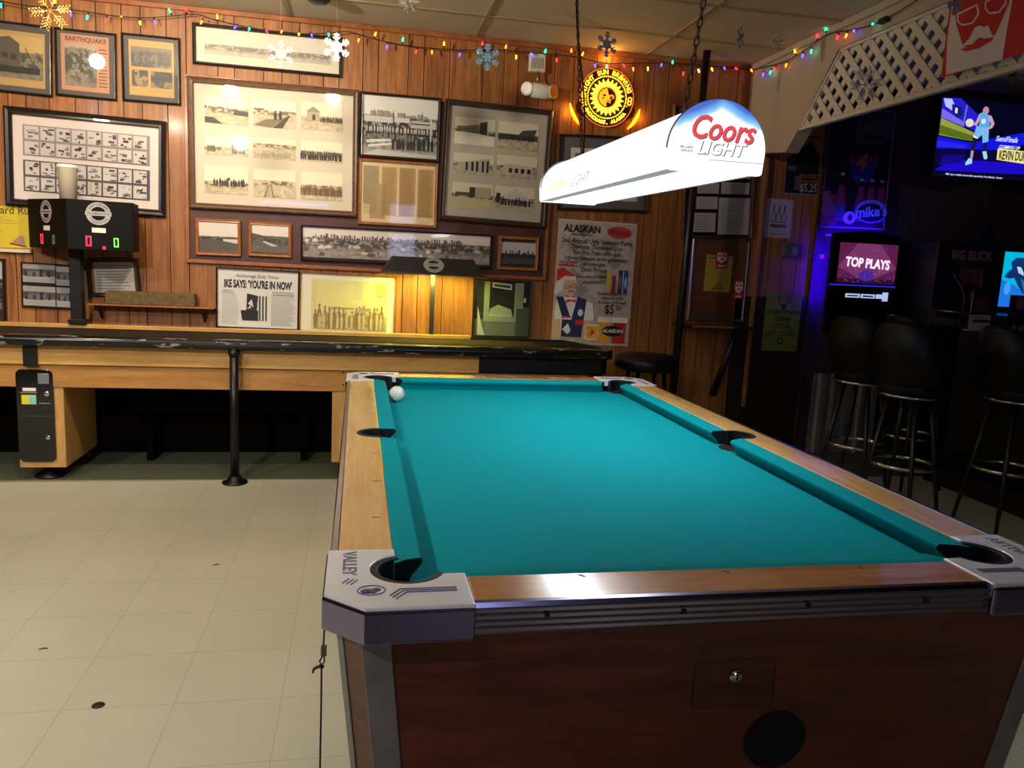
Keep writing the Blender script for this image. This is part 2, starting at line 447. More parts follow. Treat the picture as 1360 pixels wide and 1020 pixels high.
# rect on the picture wall from photo corners (TL, TR, BR, BL)
def rect(TL, TR, BR, BL, plane=D):
    a, b, c, d = [hit(p[0], p[1], 1, plane) for p in (TL, TR, BR, BL)]
    W = ((b-a).length+(c-d).length)/2; H = ((d-a).length+(c-b).length)/2
    e = (b-a)+(c-d); ang = math.atan2(e.z, e.x)
    ctr = (a+b+c+d)/4
    return ctr.x, ctr.z, W, H, ang
def loc2(r, px, py, plane=D):
    """local coordinates (x, z) in a rect's frame of a photo pixel"""
    p = hit(px, py, 1, plane); dx, dz = p.x-r[0], p.z-r[1]
    ca, sa = math.cos(-r[4]), math.sin(-r[4])
    return dx*ca-dz*sa, dx*sa+dz*ca
def on_wall(name, label, cat, r, group=None, y=D):
    return thing(name, label, cat, (r[0], y, r[1]), (0, -r[4], 0), group)
def frame_mesh(parent, W, H, b, depth, mat, name='frame'):
    """mitred moulding with a stepped profile"""
    mb = MB(); w2, h2 = W/2, H/2
    prof = [(0, 0), (0, -depth*0.8), (b*0.25, -depth), (b*0.6, -depth*0.85), (b*0.85, -depth*0.9), (b, -depth*0.55), (b, 0)]
    vs = []
    for d, yy in prof:
        vs += [(-w2+d, yy, -h2+d), (w2-d, yy, -h2+d), (w2-d, yy, h2-d), (-w2+d, yy, h2-d)]
    fs = []
    for i in range(len(prof)-1):
        for j in range(4):
            j2 = (j+1) % 4; fs.append((i*4+j, i*4+j2, (i+1)*4+j2, (i+1)*4+j))
    mb.add(vs, fs)
    return mb.build(name, mat, parent, world=False)
def framed(label, corners, b, depth, fmat, mount, prints, glass=True, wy=D, name='framed_picture', cat='picture', group=None, extra=None):
    r = rect(*corners, plane=wy); t = on_wall(name, label, cat, r, group, y=wy-0.0006)
    W, H = r[2], r[3]
    frame_mesh(t, W, H, b, depth, fmat)
    if mount:
        mb = MB(); mb.box(-W/2+b*0.8, W/2-b*0.8, -0.006, -0.002, -H/2+b*0.8, H/2-b*0.8)
        mb.build('mount', mount, t, world=False)
    for pr in prints:
        (a, c), base = pr[0], pr[1]; shapes = pr[2] if len(pr) > 2 else ()
        x0, z1 = loc2(r, *a, plane=wy); x1, z0 = loc2(r, *c, plane=wy)
        x0 = max(x0, -W/2+b*0.85); x1 = min(x1, W/2-b*0.85); z0 = max(z0, -H/2+b*0.85); z1 = min(z1, H/2-b*0.85)
        sheet(pr[3] if len(pr) > 3 else 'photograph', t, x0, x1, z0, z1, base, shapes, y=-0.007)
    if extra: extra(t, r)
    if glass:
        mb = MB(); mb.box(-W/2+b*0.9, W/2-b*0.9, -depth*0.55-0.0015, -depth*0.55, -H/2+b*0.9, H/2-b*0.9)
        mb.build('glass_pane', glass_m, t, world=False)
    return t

# ------------------------------------------------------------------ setting
X0, X1, Y0 = -3.3, 5.6, -3.0
mb = MB(); mb.box(X0, X1, Y0, 4.47, -0.05, 0); struct(mb.build('floor', 'floor'))
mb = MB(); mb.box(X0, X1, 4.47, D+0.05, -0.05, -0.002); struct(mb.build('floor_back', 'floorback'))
mb = MB(); mb.box(X0, XH, 4.455, 4.485, -0.01, 0.006); struct(mb.build('trim_floor_ridge', P('ridge', (150, 146, 120), 0.4), bevel=0.003))
# ceiling: tiles with a suspended grid
mb = MB(); mb.box(X0, X1, Y0, D+0.05, CEIL, CEIL+0.05)
struct(mb.build('ceiling', 'ceil'))
mb = MB()
for k in range(-6, 8):
    x = 0.70+1.135*k
    if X0 < x < X1: mb.box(x-0.012, x+0.012, Y0, D, CEIL-0.006, CEIL+0.002)
for k in range(0, 14):
    y = 4.70-0.60*k
    if y > Y0: mb.box(X0, X1, y-0.012, y+0.012, CEIL-0.0065, CEIL+0.002)
struct(mb.build('trim_ceiling_grid', 'grid'))

def plank_wall(name, grooves, z0, z1, y, mat, thick=0.06, lo=0.78, hi=1.15, axis='y', sign=1):
    """panelling: planks with V grooves between them, one mesh"""
    mb = MB(); tones = []; g = 0.004
    rnd = random.Random(hash(name) % 1000 if False else len(grooves)*31+5)
    for a, b in zip(grooves[:-1], grooves[1:]):
        t = lo+(hi-lo)*rnd.random()
        def pt(x, d, z): return (x, y+sign*d, z) if axis == 'y' else (y+sign*d, x, z)
        vs = [pt(a, g, z0), pt(a+g*0.6, 0, z0), pt(b-g*0.6, 0, z0), pt(b, g, z0), pt(a, g, z1), pt(a+g*0.6, 0, z1), pt(b-g*0.6, 0, z1), pt(b, g, z1)]
        mb.add(vs, [(0,1,5,4), (1,2,6,5), (2,3,7,6)]); tones += [0.12, t, 0.12]
        vs = [pt(a, thick, z0), pt(b, thick, z0), pt(a, thick, z1), pt(b, thick, z1), pt(a, g, z0), pt(b, g, z0), pt(a, g, z1), pt(b, g, z1)]
        mb.add(vs, [(0,1,3,2), (2,3,7,6), (0,1,5,4)]); tones += [t, t, t]
    return struct(mb.build(name, mat, tones=tones, recalc=False))
GR = [-3.3, -3.15, -3.0, -2.87, -2.76, -2.6, -2.5, -2.34, -2.22, -2.12, -1.995, -1.901, -1.779, -1.64, -1.516, -1.378, -1.275, -1.134, -1.026, -0.848, -0.754, -0.586, -0.48, -0.376, -0.234, -0.14, 0.003, 0.096, 0.281, 0.378, 0.539, 0.748, 0.887, 0.98, 1.12, 1.22, 1.35, 1.5, 1.6, 1.76, 1.9, 2.0, 2.13, 2.27, 2.36, 2.5, 2.6, 2.70, 2.85, 2.96, 3.07, 3.19]
plank_wall('wall_back', GR, 0, CEIL, D, 'panel')
plank_wall('wall_left', [Y0+0.14*i for i in range(59)], 0, CEIL, X0, 'panel', axis='x', sign=-1)
plank_wall('wall_rear', [X0+0.14*i for i in range(64)], 0, CEIL, Y0, 'panel_dark', sign=-1)
plank_wall('wall_bar', [3.19+0.151*i for i in range(17)], 0, CEIL, D+0.02, 'barwall')
mb = MB(); mb.box(X1, X1+0.06, Y0, D+0.08, 0, CEIL); struct(mb.build('wall_right', 'dark'))
mb = MB(); mb.box(X0, XH-0.002, D-0.022, D-0.001, CEIL-0.03, CEIL-0.001); struct(mb.build('trim_crown', M_['mould'], bevel=0.004))
mb = MB(); mb.box(2.62, 3.185, D-0.012, D-0.0005, 0.0, 1.135); struct(mb.build('trim_dark_wainscot', P('wainscot', (36, 20, 14), 0.5)))
mb = MB(); mb.box(3.185, 3.20, D-0.022, D+0.02, 0.0, CEIL); struct(mb.build('trim_wall_edge', P('edge_wood', (70, 42, 24), 0.5)))
mb = MB(); mb.box(X0, 1.5, D-0.010, D-0.0005, 0.09, 0.56); struct(mb.build('trim_lower_shade', P('lower_shade_dark', (14, 8, 6), 0.9, spec=0.05)))  # added near-black sheet: painted shade on the dark wall under the shuffleboard
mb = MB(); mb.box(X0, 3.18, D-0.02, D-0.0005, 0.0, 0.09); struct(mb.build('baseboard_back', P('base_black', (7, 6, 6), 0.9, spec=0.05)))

# header wall over the opening to the bar, with a diagonal brace and a lattice panel
ZT, ZB = 2.545, 2.172
mb = MB()
poly = [(-(D-0.001), CEIL), (-(-1.0), CEIL), (-(-1.0), ZT), (-4.12, ZT), (-4.47, ZB), (-4.60, 2.05), (-(D-0.001), 2.11)]
T = Matrix(((0,0,1,0),(-1,0,0,0),(0,1,0,0),(0,0,0,1)))
mb.prism(poly, XH, XH+0.09, 0, T)
struct(mb.build('wall_header', 'header'))
mb = MB(); mb.box(XH-0.02, XH+0.0, -1.0, D-0.03, CEIL-0.04, CEIL-0.001); struct(mb.build('trim_header', 'header', bevel=0.004))
lat = thing('lattice_panel', 'white diagonal wooden lattice panel over the opening to the dark bar', 'lattice', (XH, 3.0, ZB))
YN = 0.6
quad = [(4.455, ZB), (4.125, ZT), (YN, ZT), (YN, ZB)]     # y,z convex, clockwise or not
def clip(poly, quad):
    cx = sum(p[0] for p in quad)/4; cz = sum(p[1] for p in quad)/4
    out = poly
    for i in range(4):
        a, b = quad[i], quad[(i+1) % 4]
        nx, nz = -(b[1]-a[1]), (b[0]-a[0])
        if (cx-a[0])*nx+(cz-a[1])*nz < 0: nx, nz = -nx, -nz
        res = []
        for k in range(len(out)):
            p, q = out[k], out[(k+1) % len(out)]
            dp = (p[0]-a[0])*nx+(p[1]-a[1])*nz; dq = (q[0]-a[0])*nx+(q[1]-a[1])*nz
            if dp >= 0: res.append(p)
            if (dp >= 0) != (dq >= 0):
                t = dp/(dp-dq); res.append((p[0]+(q[0]-p[0])*t, p[1]+(q[1]-p[1])*t))
        out = res
        if len(out) < 3: return None
    return out
mb = MB(); pitch, sw = 0.107, 0.036
for lay, sg in ((0, 1), (1, -1)):
    for k in range(-8, 60):
        y0 = YN-0.5+k*pitch; h = ZT-ZB; hw = sw/2*1.414
        p = [(y0-hw, ZB), (y0+hw, ZB), (y0+hw+sg*h, ZT), (y0-hw+sg*h, ZT)]
        if sg < 0: p = [(a, b) for a, b in p]
        c = clip(p, quad)
        if c: mb.prism([(-a, b) for a, b in c], XH+0.010+lay*0.008, XH+0.018+lay*0.008, 0, T)
mb.build('lattice', 'lattice', lat)
mb = MB()
mb.box(XH, XH+0.035, YN, 4.47, ZB-0.012, ZB+0.012)
mb.box(XH, XH+0.035, YN, 4.13, ZT-0.015, ZT+0.006)
mb.prism([(-4.475, ZB), (-4.445, ZB), (-4.11, ZT), (-4.14, ZT)], XH, XH+0.035, 0, T)
mb.build('panel_frame', 'lattice', lat, bevel=0.003)

# brown picture board with its moulding
r = rect((246, 98), (739, 146), (723, 372), (247, 349))
t = on_wall('picture_board', 'large dark brown backing board with wooden moulding behind the rows of pictures', 'board', r, y=D-0.0)
W, H = r[2], r[3]
mb = MB(); mb.box(-W/2, W/2, -0.010, -0.0005, -H/2, H/2); mb.build('backing_board', 'board', t, world=False)
mb = MB(); b = 0.022
for x0, x1, z0, z1 in ((-W/2, W/2, H/2-b, H/2), (-W/2, W/2, -H/2, -H/2+b), (-W/2, -W/2+b, -H/2+b, H/2-b), (W/2-b, W/2, -H/2+b, H/2-b)):
    mb.box(x0, x1, -0.024, -0.010, z0, z1)
mb.build('moulding', 'mould', t, world=False, bevel=0.003)

# red banner hung on the lattice
def hx(px, py): return hit(px, py, 0, XH-0.014)
bt_, tp_ = hx(1250, 103.5), hx(1258, 15)
yL, z0_ = bt_.y, bt_.z; wB, hB = 0.95, 0.50
t = thing('promo_banner', 'red banner with a white bearded face and glasses hanging on the lattice', 'banner', (XH-0.014, yL, z0_), (0, 0, -PI/2))
def bc(x, y):
    p = hx(940+x/3.238, y/3.238); return ((yL-p.y)/wB, (p.z-z0_)/hB)
bw = (214, 204, 204); br__ = (190, 30, 40)
bsh = [(bw, [bc(1050, 40), bc(1032, 170), bc(1026, 322), bc(1268, 258), bc(1290, 120), bc(1318, -30), bc(1312, -150), bc(1060, -90)]),
       (br__, [bc(1062, 40), bc(1072, 110), bc(1100, 200), bc(1150, 210), bc(1225, 175), bc(1262, 100), bc(1300, 10), bc(1295, -140), bc(1070, -80)])]
def loop(pts, w_):
    o = []
    for i in range(len(pts)):
        a, b = pts[i], pts[(i+1) % len(pts)]; dx, dy = b[0]-a[0], b[1]-a[1]; l_ = math.hypot(dx, dy) or 1; nx, ny = -dy/l_*w_, dx/l_*w_
        o.append((bw, [bc(a[0]-nx, a[1]-ny), bc(b[0]-nx, b[1]-ny), bc(b[0]+nx, b[1]+ny), bc(a[0]+nx, a[1]+ny)]))
    return o
bsh += loop([(1076, 62), (1160, 20), (1166, 60), (1140, 100), (1095, 108), (1078, 92)], 3.5)+loop([(1196, 8), (1282, -30), (1284, 15), (1255, 52), (1215, 58), (1198, 40)], 3.5)
bsh += [(bw, [bc(1092, 200), bc(1128, 165), bc(1150, 118), bc(1172, 110), bc(1190, 118), bc(1208, 108), bc(1226, 150), bc(1236, 158), bc(1196, 166), bc(1170, 160), bc(1140, 190)]), (br__, [bc(1088, 212), bc(1150, 196), bc(1224, 176), bc(1170, 208), bc(1110, 222)])]
sheet('cloth', t, 0, wB, 0, hB, P('banner_red', (190, 30, 40), 0.6), bsh, y=0.0, t=0.002)

# assumed small window added in the rear wall behind the viewer, for glass reflections
mb = MB()
for x0, x1, z0, z1 in ((0.42, 0.48, 1.22, 2.20), (0.90, 0.96, 1.22, 2.20), (0.48, 0.90, 1.22, 1.28), (0.48, 0.90, 2.14, 2.20), (0.48, 0.90, 1.66, 1.70)): mb.box(x0, x1, Y0+0.001, Y0+0.04, z0, z1)
wf = struct(mb.build('window_assumed', 'fdark'))
mb = MB(); mb.box(0.48, 0.90, Y0+0.005, Y0+0.012, 1.28, 2.14); mb.build('assumed_window_pane', EM('assumed_window_glow', (190, 200, 255), 5.0), wf)

# ------------------------------------------------------------------ framed pictures
BD = D-0.012   # face of the backing board
def skyline(u0, u1, v, h, n, c, seed):
    rr = random.Random(seed); out = []; du = (u1-u0)/n
    for i in range(n):
        a = u0+du*i; out.append((c, R_(a, v, a+du*(0.4+0.6*rr.random()), v+h*(0.3+0.7*rr.random()))))
    return out
def people(u0, u1, v, h, n, c, seed, w=0.02):
    rr = random.Random(seed); out = []
    for i in range(n):
        u = u0+(u1-u0)*(i+0.6*rr.random())/n; hh = h*(0.8+0.4*rr.random())
        out.append((c, [(u-w*0.35, v), (u+w*0.35, v), (u+w*0.5, v+hh*0.7), (u+w*0.2, v+hh*0.82), (u-w*0.2, v+hh*0.82), (u-w*0.5, v+hh*0.7)]))
        out.append((c, EL(u, v+hh*0.92, w*0.25, hh*0.11, 8)))
    return out
SEP = dict(sky=(226, 214, 188), dark=(70, 58, 40), light=(204, 190, 158))
# the three clippings, top left
framed('newspaper photo of a leaning building in grey mount, cut by the left picture edge', ((-16, 26), (69, 36), (72, 130), (-14, 120)), 0.012, 0.022, 'fsilver', 'matdark',
       [(((-8, 38), (61, 119)), P('news_tan', (190, 158, 100), 0.6), [(PHOTO(1, (200, 170, 110), (70, 70, 64), (150, 140, 112), 0.62, 8, 8, 0.3, 0.5), R_(0.02, 0.14, 0.96, 0.92)), ((92, 88, 78), [(0.1, 0.4), (0.5, 0.36), (0.5, 0.78), (0.3, 0.9), (0.1, 0.86)]), ((58, 58, 54), R_(0.15, 0.5, 0.28, 0.6)), ((58, 58, 54), R_(0.32, 0.48, 0.45, 0.58)), ((60, 60, 60), [(0.6, 0.72), (0.62, 0.72), (0.8, 0.36), (0.78, 0.36)]), ((48, 46, 42), R_(0.1, 0.24, 0.9, 0.36))], 'newspaper_page')])
framed('newspaper earthquake page in grey mount with a bright lamp glint', ((73.5, 37), (155.5, 45.5), (156, 135), (74.5, 126.5)), 0.012, 0.022, 'fsilver', 'matdark',
       [(((81, 44), (146, 125)), P('news_pink', (196, 142, 110), 0.6), [(PHOTO(2, (176, 158, 130), (60, 62, 60), (150, 140, 120), 0.75, 8, 8, 0.5, 0.5), R_(0.08, 0.08, 0.74, 0.84))]+LINES((120, 88, 72), 0.78, 0.97, 0.08, 0.8, 12), 'newspaper_page')],
       extra=lambda t, r: text('EARTHQUAKE', 0.034, paint((110, 70, 60)), t, 0.0, r[3]*0.36, -0.0095, bold=0.001))
framed('newspaper page with three grey photographs in grey mount, right of the earthquake page', ((161, 44), (240, 51.4), (240.5, 141), (164, 134)), 0.012, 0.022, 'fsilver', 'matdark',
       [(((171, 52), (232, 131)), P('news_tan2', (188, 156, 98), 0.6), [(PHOTO(3, (120, 108, 90), (60, 58, 54), (110, 104, 92), 0.8, 8, 6, 0.5, 0.5), R_(0.05, 0.52, 0.95, 0.88)), (PHOTO(4, (190, 160, 110), (56, 54, 50), (170, 140, 100), 0.7, 6, 6, 0.6, 0.45), R_(0.06, 0.16, 0.42, 0.46)), (PHOTO(5, (190, 160, 110), (56, 54, 50), (150, 130, 96), 0.6, 6, 6, 0.5, 0.5), R_(0.48, 0.16, 0.96, 0.46))], 'newspaper_page')])
# collage in white mount
def collage(seed, pale):
    rr = random.Random(seed); out = []
    for row in range(2):
        for i in range(8):
            u = 0.015+i*0.122; v = 0.54-row*0.5
            c0 = (206, 198, 196) if pale else (168, 160, 160)
            out.append((c0, R_(u, v, u+0.108, v+0.42)))
            for k in range(7):
                a = u+0.005+0.08*rr.random(); bq = v+0.34*rr.random(); g = rr.choice((38, 60, 90, 120))
                out.append(((g, g, g), R_(a, bq, min(u+0.106, a+0.01+0.04*rr.random()), bq+0.02+0.07*rr.random())))
    return out
framed('wide dark frame with two strips of small black and white snapshots behind the scoreboard', ((6.7, 140.9), (222, 162), (220.6, 289), (9.2, 272.5)), 0.042, 0.03, 'fdark', 'matwhite',
       [(((30.5, 165), (199.5, 221)), P('collage_grey', (150, 142, 142), 0.6), collage(3, True), 'photo_strip'),
        (((31.5, 212), (199.5, 267)), P('collage_dark', (84, 80, 84), 0.6), collage(9, True), 'photo_strip')])
# long faded panorama, top
framed('long faded panorama photograph in a thin dark frame under the string lights', ((255.7, 30.4), (455.5, 51), (453.7, 104), (256.7, 85.5)), 0.020, 0.022, 'fdark', 'matcream',
       [(((272, 49.5), (439, 87)), PHOTO(6, (206, 198, 182), (120, 116, 104), (190, 184, 168), 0.6, 26, 6, 0.28, 0.5), (), 'photograph')])
# nine photographs
nine = []
cols = [(271.8, 330), (336.5, 393), (400, 455)]
rows = [(126.5, 166.5), (178, 208), (219, 258.5)]
dyc = [0, 5, 8.5]
art = {
 (0, 0): [((70, 62, 50), [(0.0, 0.02), (0.42, 0.0), (0.2, 0.22), (0.0, 0.24)]), ((110, 100, 80), R_(0.28, 0.42, 0.55, 0.45)), ((80, 70, 56), [(0.64, 0.36), (1, 0.32), (1, 0.5), (0.7, 0.54)])]+skyline(0.0, 0.55, 0.56, 0.08, 12, (90, 80, 66), 2),
 (0, 1): [((120, 108, 84), [(0.0, 0.06), (0.42, 0.0), (0.86, 0.5), (0.62, 0.34), (0.3, 0.3)]), ((64, 56, 44), [(0.44, 0.0), (0.68, 0.0), (0.88, 0.5), (0.8, 0.44)])]+people(0.5, 0.72, 0.3, 0.32, 2, (50, 44, 36), 3, 0.09)+[((90, 82, 66), [(0.03, 0.62), (0.24, 0.62), (0.26, 0.68), (0, 0.68)])],
 (0, 2): [((176, 164, 134), R_(0.14, 0.34, 0.44, 0.66)), ((150, 138, 110), [(0.11, 0.66), (0.29, 0.86), (0.47, 0.66)]), ((60, 54, 44), R_(0.27, 0.36, 0.34, 0.56))]+people(0.48, 0.98, 0.3, 0.2, 12, (70, 62, 50), 4, 0.04),
 (1, 0): people(0.06, 0.28, 0.16, 0.3, 4, (96, 92, 60), 5, 0.06)+people(0.62, 0.95, 0.12, 0.5, 6, (104, 100, 66), 6, 0.07),
 (1, 1): people(0.1, 0.9, 0.1, 0.22, 14, (170, 156, 120), 7, 0.05),
 (1, 2): people(0.0, 1.0, 0.08, 0.35, 20, (40, 36, 30), 8, 0.05)+people(0.02, 0.95, 0.28, 0.25, 16, (78, 70, 58), 9, 0.04),
 (2, 0): people(0.2, 0.95, 0.28, 0.26, 12, (58, 50, 40), 10, 0.06)+[((40, 36, 30), [(0.52, 0.5), (0.6, 0.5), (0.56, 0.62)])],
 (2, 1): [((120, 104, 74), [(0.24, 0.0), (0.28, 0.0), (0.38, 0.5), (0.36, 0.5)]), ((120, 104, 74), [(0.46, 0.0), (0.5, 0.0), (0.42, 0.5), (0.4, 0.5)])]+[((130, 114, 84), R_(0.26+0.015*k, 0.06+0.07*k, 0.48-0.01*k, 0.08+0.07*k)) for k in range(6)],
 (2, 2): people(0.0, 1.0, 0.16, 0.34, 26, (112, 86, 60), 11, 0.045),
}
hors = {(0,0):0.58,(0,1):0.62,(0,2):0.5,(1,0):0.42,(1,1):0.74,(1,2):0.5,(2,0):0.42,(2,1):0.6,(2,2):0.52}
k = 20
for i in range(3):
    for j in range(3):
        k += 1
        nine.append((((cols[j][0], rows[i][0]+dyc[j]), (cols[j][1], rows[i][1]+dyc[j]+1)),
                     PHOTO(k, (232, 220, 192), (104, 92, 64), (218, 202, 166), hors[(i, j)], 7, 6, 0.16, 0.62, 0.05), art[(i, j)]))
framed('large brown frame of nine sepia photographs in three rows with two lamp glints', ((249.8, 101), (477.3, 121.5), (474.3, 288), (251.8, 277)), 0.035, 0.034, 'fbrown', 'matcream', wy=BD, prints=nine)
framed('black framed street parade photograph above the framed document', ((477.8, 121.5), (584.7, 131.4), (583.3, 216), (478.3, 209)), 0.017, 0.026, 'fdark', None, wy=BD, prints=
       [(((480, 124), (582, 212)), PHOTO(31, (224, 222, 216), (34, 32, 30), (186, 182, 176), 0.66, 13, 12, 0.4, 0.52, 0.03),
         [((206, 202, 196), R_(0.02, 0.56, 0.4, 0.66)), ((216, 212, 206), R_(0.42, 0.58, 0.62, 0.66)), ((196, 190, 184), R_(0.64, 0.5, 0.98, 0.62)), ((40, 38, 36), R_(0.64, 0.56, 0.92, 0.58)), ((44, 42, 40), R_(0.05, 0.36, 0.98, 0.5)), ((226, 222, 216), [(0.06, 0.2), (0.4, 0.26), (0.4, 0.3), (0.06, 0.25)]), ((226, 222, 216), [(0.08, 0.13), (0.42, 0.2), (0.42, 0.23), (0.08, 0.17)]), ((210, 206, 198), R_(0.9, 0.12, 0.92, 0.66)), ((196, 192, 184), [(0, 0), (1, 0), (1, 0.05), (0.2, 0.1)])]
         + people(0.05, 0.95, 0.4, 0.1, 26, (190, 186, 180), 12, 0.025)+people(0.4, 0.95, 0.12, 0.2, 12, (36, 34, 32), 13, 0.04)+people(0.1, 0.7, 0.28, 0.12, 14, (120, 116, 110), 15, 0.03)+skyline(0.1, 0.9, 0.66, 0.1, 9, (150, 146, 140), 5)+[((60, 58, 56), R_(u, 0.66, u+0.006, 0.66+h)) for u, h in ((0.15, 0.12), (0.4, 0.1), (0.55, 0.09), (0.78, 0.12))])])
doc = [((196, 160, 104), R_(0.27, 0.1, 0.48, 0.96)), ((190, 152, 96), R_(0.51, 0.1, 0.73, 0.96)), ((194, 158, 100), R_(0.76, 0.1, 0.98, 0.96)), ((160, 150, 112), R_(0.03, 0.3, 0.24, 0.96)), ((176, 150, 104), R_(0.12, 0.04, 0.33, 0.66))]
for u in (0.03, 0.28, 0.52, 0.77): doc += LINES((150, 118, 72), u, u+0.19, 0.12, 0.94, 26, 0.3, 0.2)
framed('oak framed yellowed newspaper document with pale columns', ((476, 210), (581.6, 217.5), (579.6, 303.5), (475.3, 297.5)), 0.018, 0.024, 'fwood', P('doc_mount', (214, 192, 150), 0.7), wy=BD, prints=
       [(((480, 216), (577.5, 298)), P('doc_paper', (220, 198, 154), 0.7), doc, 'newspaper_page')])
six = []
for i, (c0, c1) in enumerate((((604.5, 154.5), (656, 195.5)), ((662.5, 160.5), (713.5, 202)), ((603, 202), (654.5, 234)), ((660.5, 205), (711.5, 240.5)), ((601, 241), (653, 279)), ((657.5, 246), (708.5, 283)))):
    bld = [[((46, 42, 38), [(0.6, 0.44), (0.8, 0.4), (0.8, 0.92), (0.62, 0.84)]), ((110, 104, 92), [(0.06, 0.5), (0.6, 0.46), (0.6, 0.78), (0.3, 0.68), (0.06, 0.66)]), ((226, 220, 200), [(0, 0), (1, 0), (1, 0.36), (0.5, 0.44), (0, 0.46)])],
           [((60, 56, 50), R_(0.02, 0.36, 0.98, 0.56)), ((70, 64, 56), [(0.5, 0.56), (0.6, 0.72), (0.95, 0.8), (0.9, 0.56)])]+people(0.02, 0.95, 0.34, 0.2, 12, (30, 28, 26), 21, 0.05),
           [((180, 172, 150), [(0.1, 0.3), (0.5, 0.1), (0.9, 0.04), (0.9, 0.84), (0.3, 0.6), (0.1, 0.54)])]+[((34, 32, 30), R_(u, 0.1+0.1*(1-u), u+0.06, 0.5+0.25*u)) for u in (0.3, 0.44, 0.56, 0.7, 0.82)],
           [((190, 182, 160), [(0.08, 0.4), (0.3, 0.66), (0.9, 0.56), (0.9, 0.3), (0.3, 0.18)])]+[((36, 34, 32), R_(u, 0.26, u+0.09, 0.46)) for u in (0.3, 0.45, 0.6, 0.76)],
           [((170, 160, 132), R_(0.56, 0.44, 0.96, 0.86)), ((50, 46, 42), R_(0.42, 0.44, 0.56, 0.84)), ((80, 74, 64), R_(0.08, 0.48, 0.42, 0.62)), ((190, 176, 140), [(0, 0), (1, 0), (1, 0.4), (0, 0.42)])],
           [((200, 190, 184), [(0.16, 0.5), (0.5, 0.94), (0.96, 0.44)]), ((44, 40, 40), R_(0.04, 0.3, 0.14, 0.7))]+people(0.15, 0.9, 0.22, 0.3, 12, (46, 40, 60), 22, 0.06)][i]
    six.append(((c0, c1), PHOTO(40+i, (216, 206, 180), (60, 54, 44), (206, 194, 164), 0.55, 8, 7, 0.2, 0.6, 0.05), bld))
framed('large dark frame of six photographs of early buildings on grey mount', ((589.1, 133.8), (734, 145.3), (723, 305.5), (583, 290)), 0.034, 0.034, P('frame_umber', (58, 38, 28), 0.3, coat=0.4), 'matgrey', wy=BD, prints=six)
# small row
framed('small oak framed town photograph, leftmost on the brown board', ((259.6, 289.2), (320.8, 292.7), (320, 340.5), (260.2, 338.6)), 0.020, 0.022, 'fwood', None, wy=BD, prints=
       [(((263, 294.5), (317, 336)), PHOTO(51, (222, 212, 200), (44, 40, 38), (120, 110, 100), 0.52, 8, 7, 0.2, 0.5, 0.04), [((206, 200, 190), R_(0.62, 0.32, 1, 0.46)), ((86, 80, 72), [(0, 0), (1, 0.06), (1, 0.3), (0.4, 0.44), (0, 0.42)])])])
framed('small oak framed hillside road photograph, second on the brown board', ((329.8, 293.5), (387.5, 297.2), (387.5, 342.5), (330.6, 340)), 0.020, 0.022, 'fwood', None, wy=BD, prints=
       [(((333.5, 297.5), (385, 337.5)), PHOTO(52, (222, 212, 200), (60, 54, 48), (110, 102, 92), 0.6, 6, 5, 0.25, 0.6, 0.03), [((200, 190, 176), [(0.28, 0.4), (0.36, 0.42), (0.72, 0.26), (0.56, 0.24)]), ((84, 78, 70), [(0, 0.7), (0.5, 0.56), (0, 0.5)])])])
tw = skyline(0.05, 0.85, 0.62, 0.2, 60, (96, 88, 84), 30)
rr = random.Random(4)
for i in range(46):
    u = rr.random()*0.94; v = 0.06+0.5*rr.random(); s = 0.012+0.028*rr.random()
    c = rr.choice(((196, 184, 178), (150, 140, 134), (92, 84, 80), (214, 204, 196)))
    tw.append((c, [(u, v), (u+s, v), (u+s, v+0.08), (u+s/2, v+0.13), (u, v+0.08)]))
framed('long black framed town panorama above the dark light hood', ((399.8, 298.4), (652.5, 312.4), (652, 356.5), (399.8, 345.8)), 0.012, 0.026, 'fdark', None, wy=BD, prints=
       [(((402.5, 301.5), (650.5, 352)), PHOTO(53, (226, 212, 204), (70, 62, 58), (180, 166, 158), 0.66, 40, 9, 0.3, 0.5, 0.03), tw)])
framed('small oak framed skyline photograph, rightmost on the brown board', ((662, 313), (715.5, 315.5), (713.3, 360.4), (660.4, 357.5)), 0.020, 0.022, 'fwood', None, wy=BD, prints=
       [(((666, 321), (710.5, 352)), PHOTO(54, (192, 186, 182), (30, 28, 28), (80, 76, 76), 0.46, 14, 8, 0.16, 0.45, 0.03), skyline(0.05, 0.95, 0.4, 0.26, 14, (36, 34, 34), 31))])
# lower row
ike = LINES((170, 168, 164), 0.05, 0.26, 0.04, 0.58, 22, 0.35, 0.15)+LINES((170, 168, 164), 0.66, 0.97, 0.04, 0.6, 24, 0.35, 0.2)+[
    ((30, 29, 29), [(0.3, 0.12), (0.5, 0.12), (0.5, 0.3), (0.28, 0.3)]), ((40, 38, 38), [(0.35, 0.3), (0.48, 0.3), (0.5, 0.56), (0.36, 0.6)]),
    ((214, 212, 208), [(0.37, 0.42), (0.44, 0.36), (0.42, 0.5)]), ((222, 220, 216), EL(0.38, 0.36, 0.03, 0.03, 10)), ((30, 29, 29), EL(0.37, 0.37, 0.02, 0.03, 10))]
for u in (0.51, 0.55, 0.59): ike.append(((44, 42, 42), R_(u, 0.12, u+0.018, 0.56)))
for v in (0.2, 0.28, 0.36, 0.44, 0.52): ike.append(((60, 58, 58), R_(0.47, v, 0.49, v+0.03)))
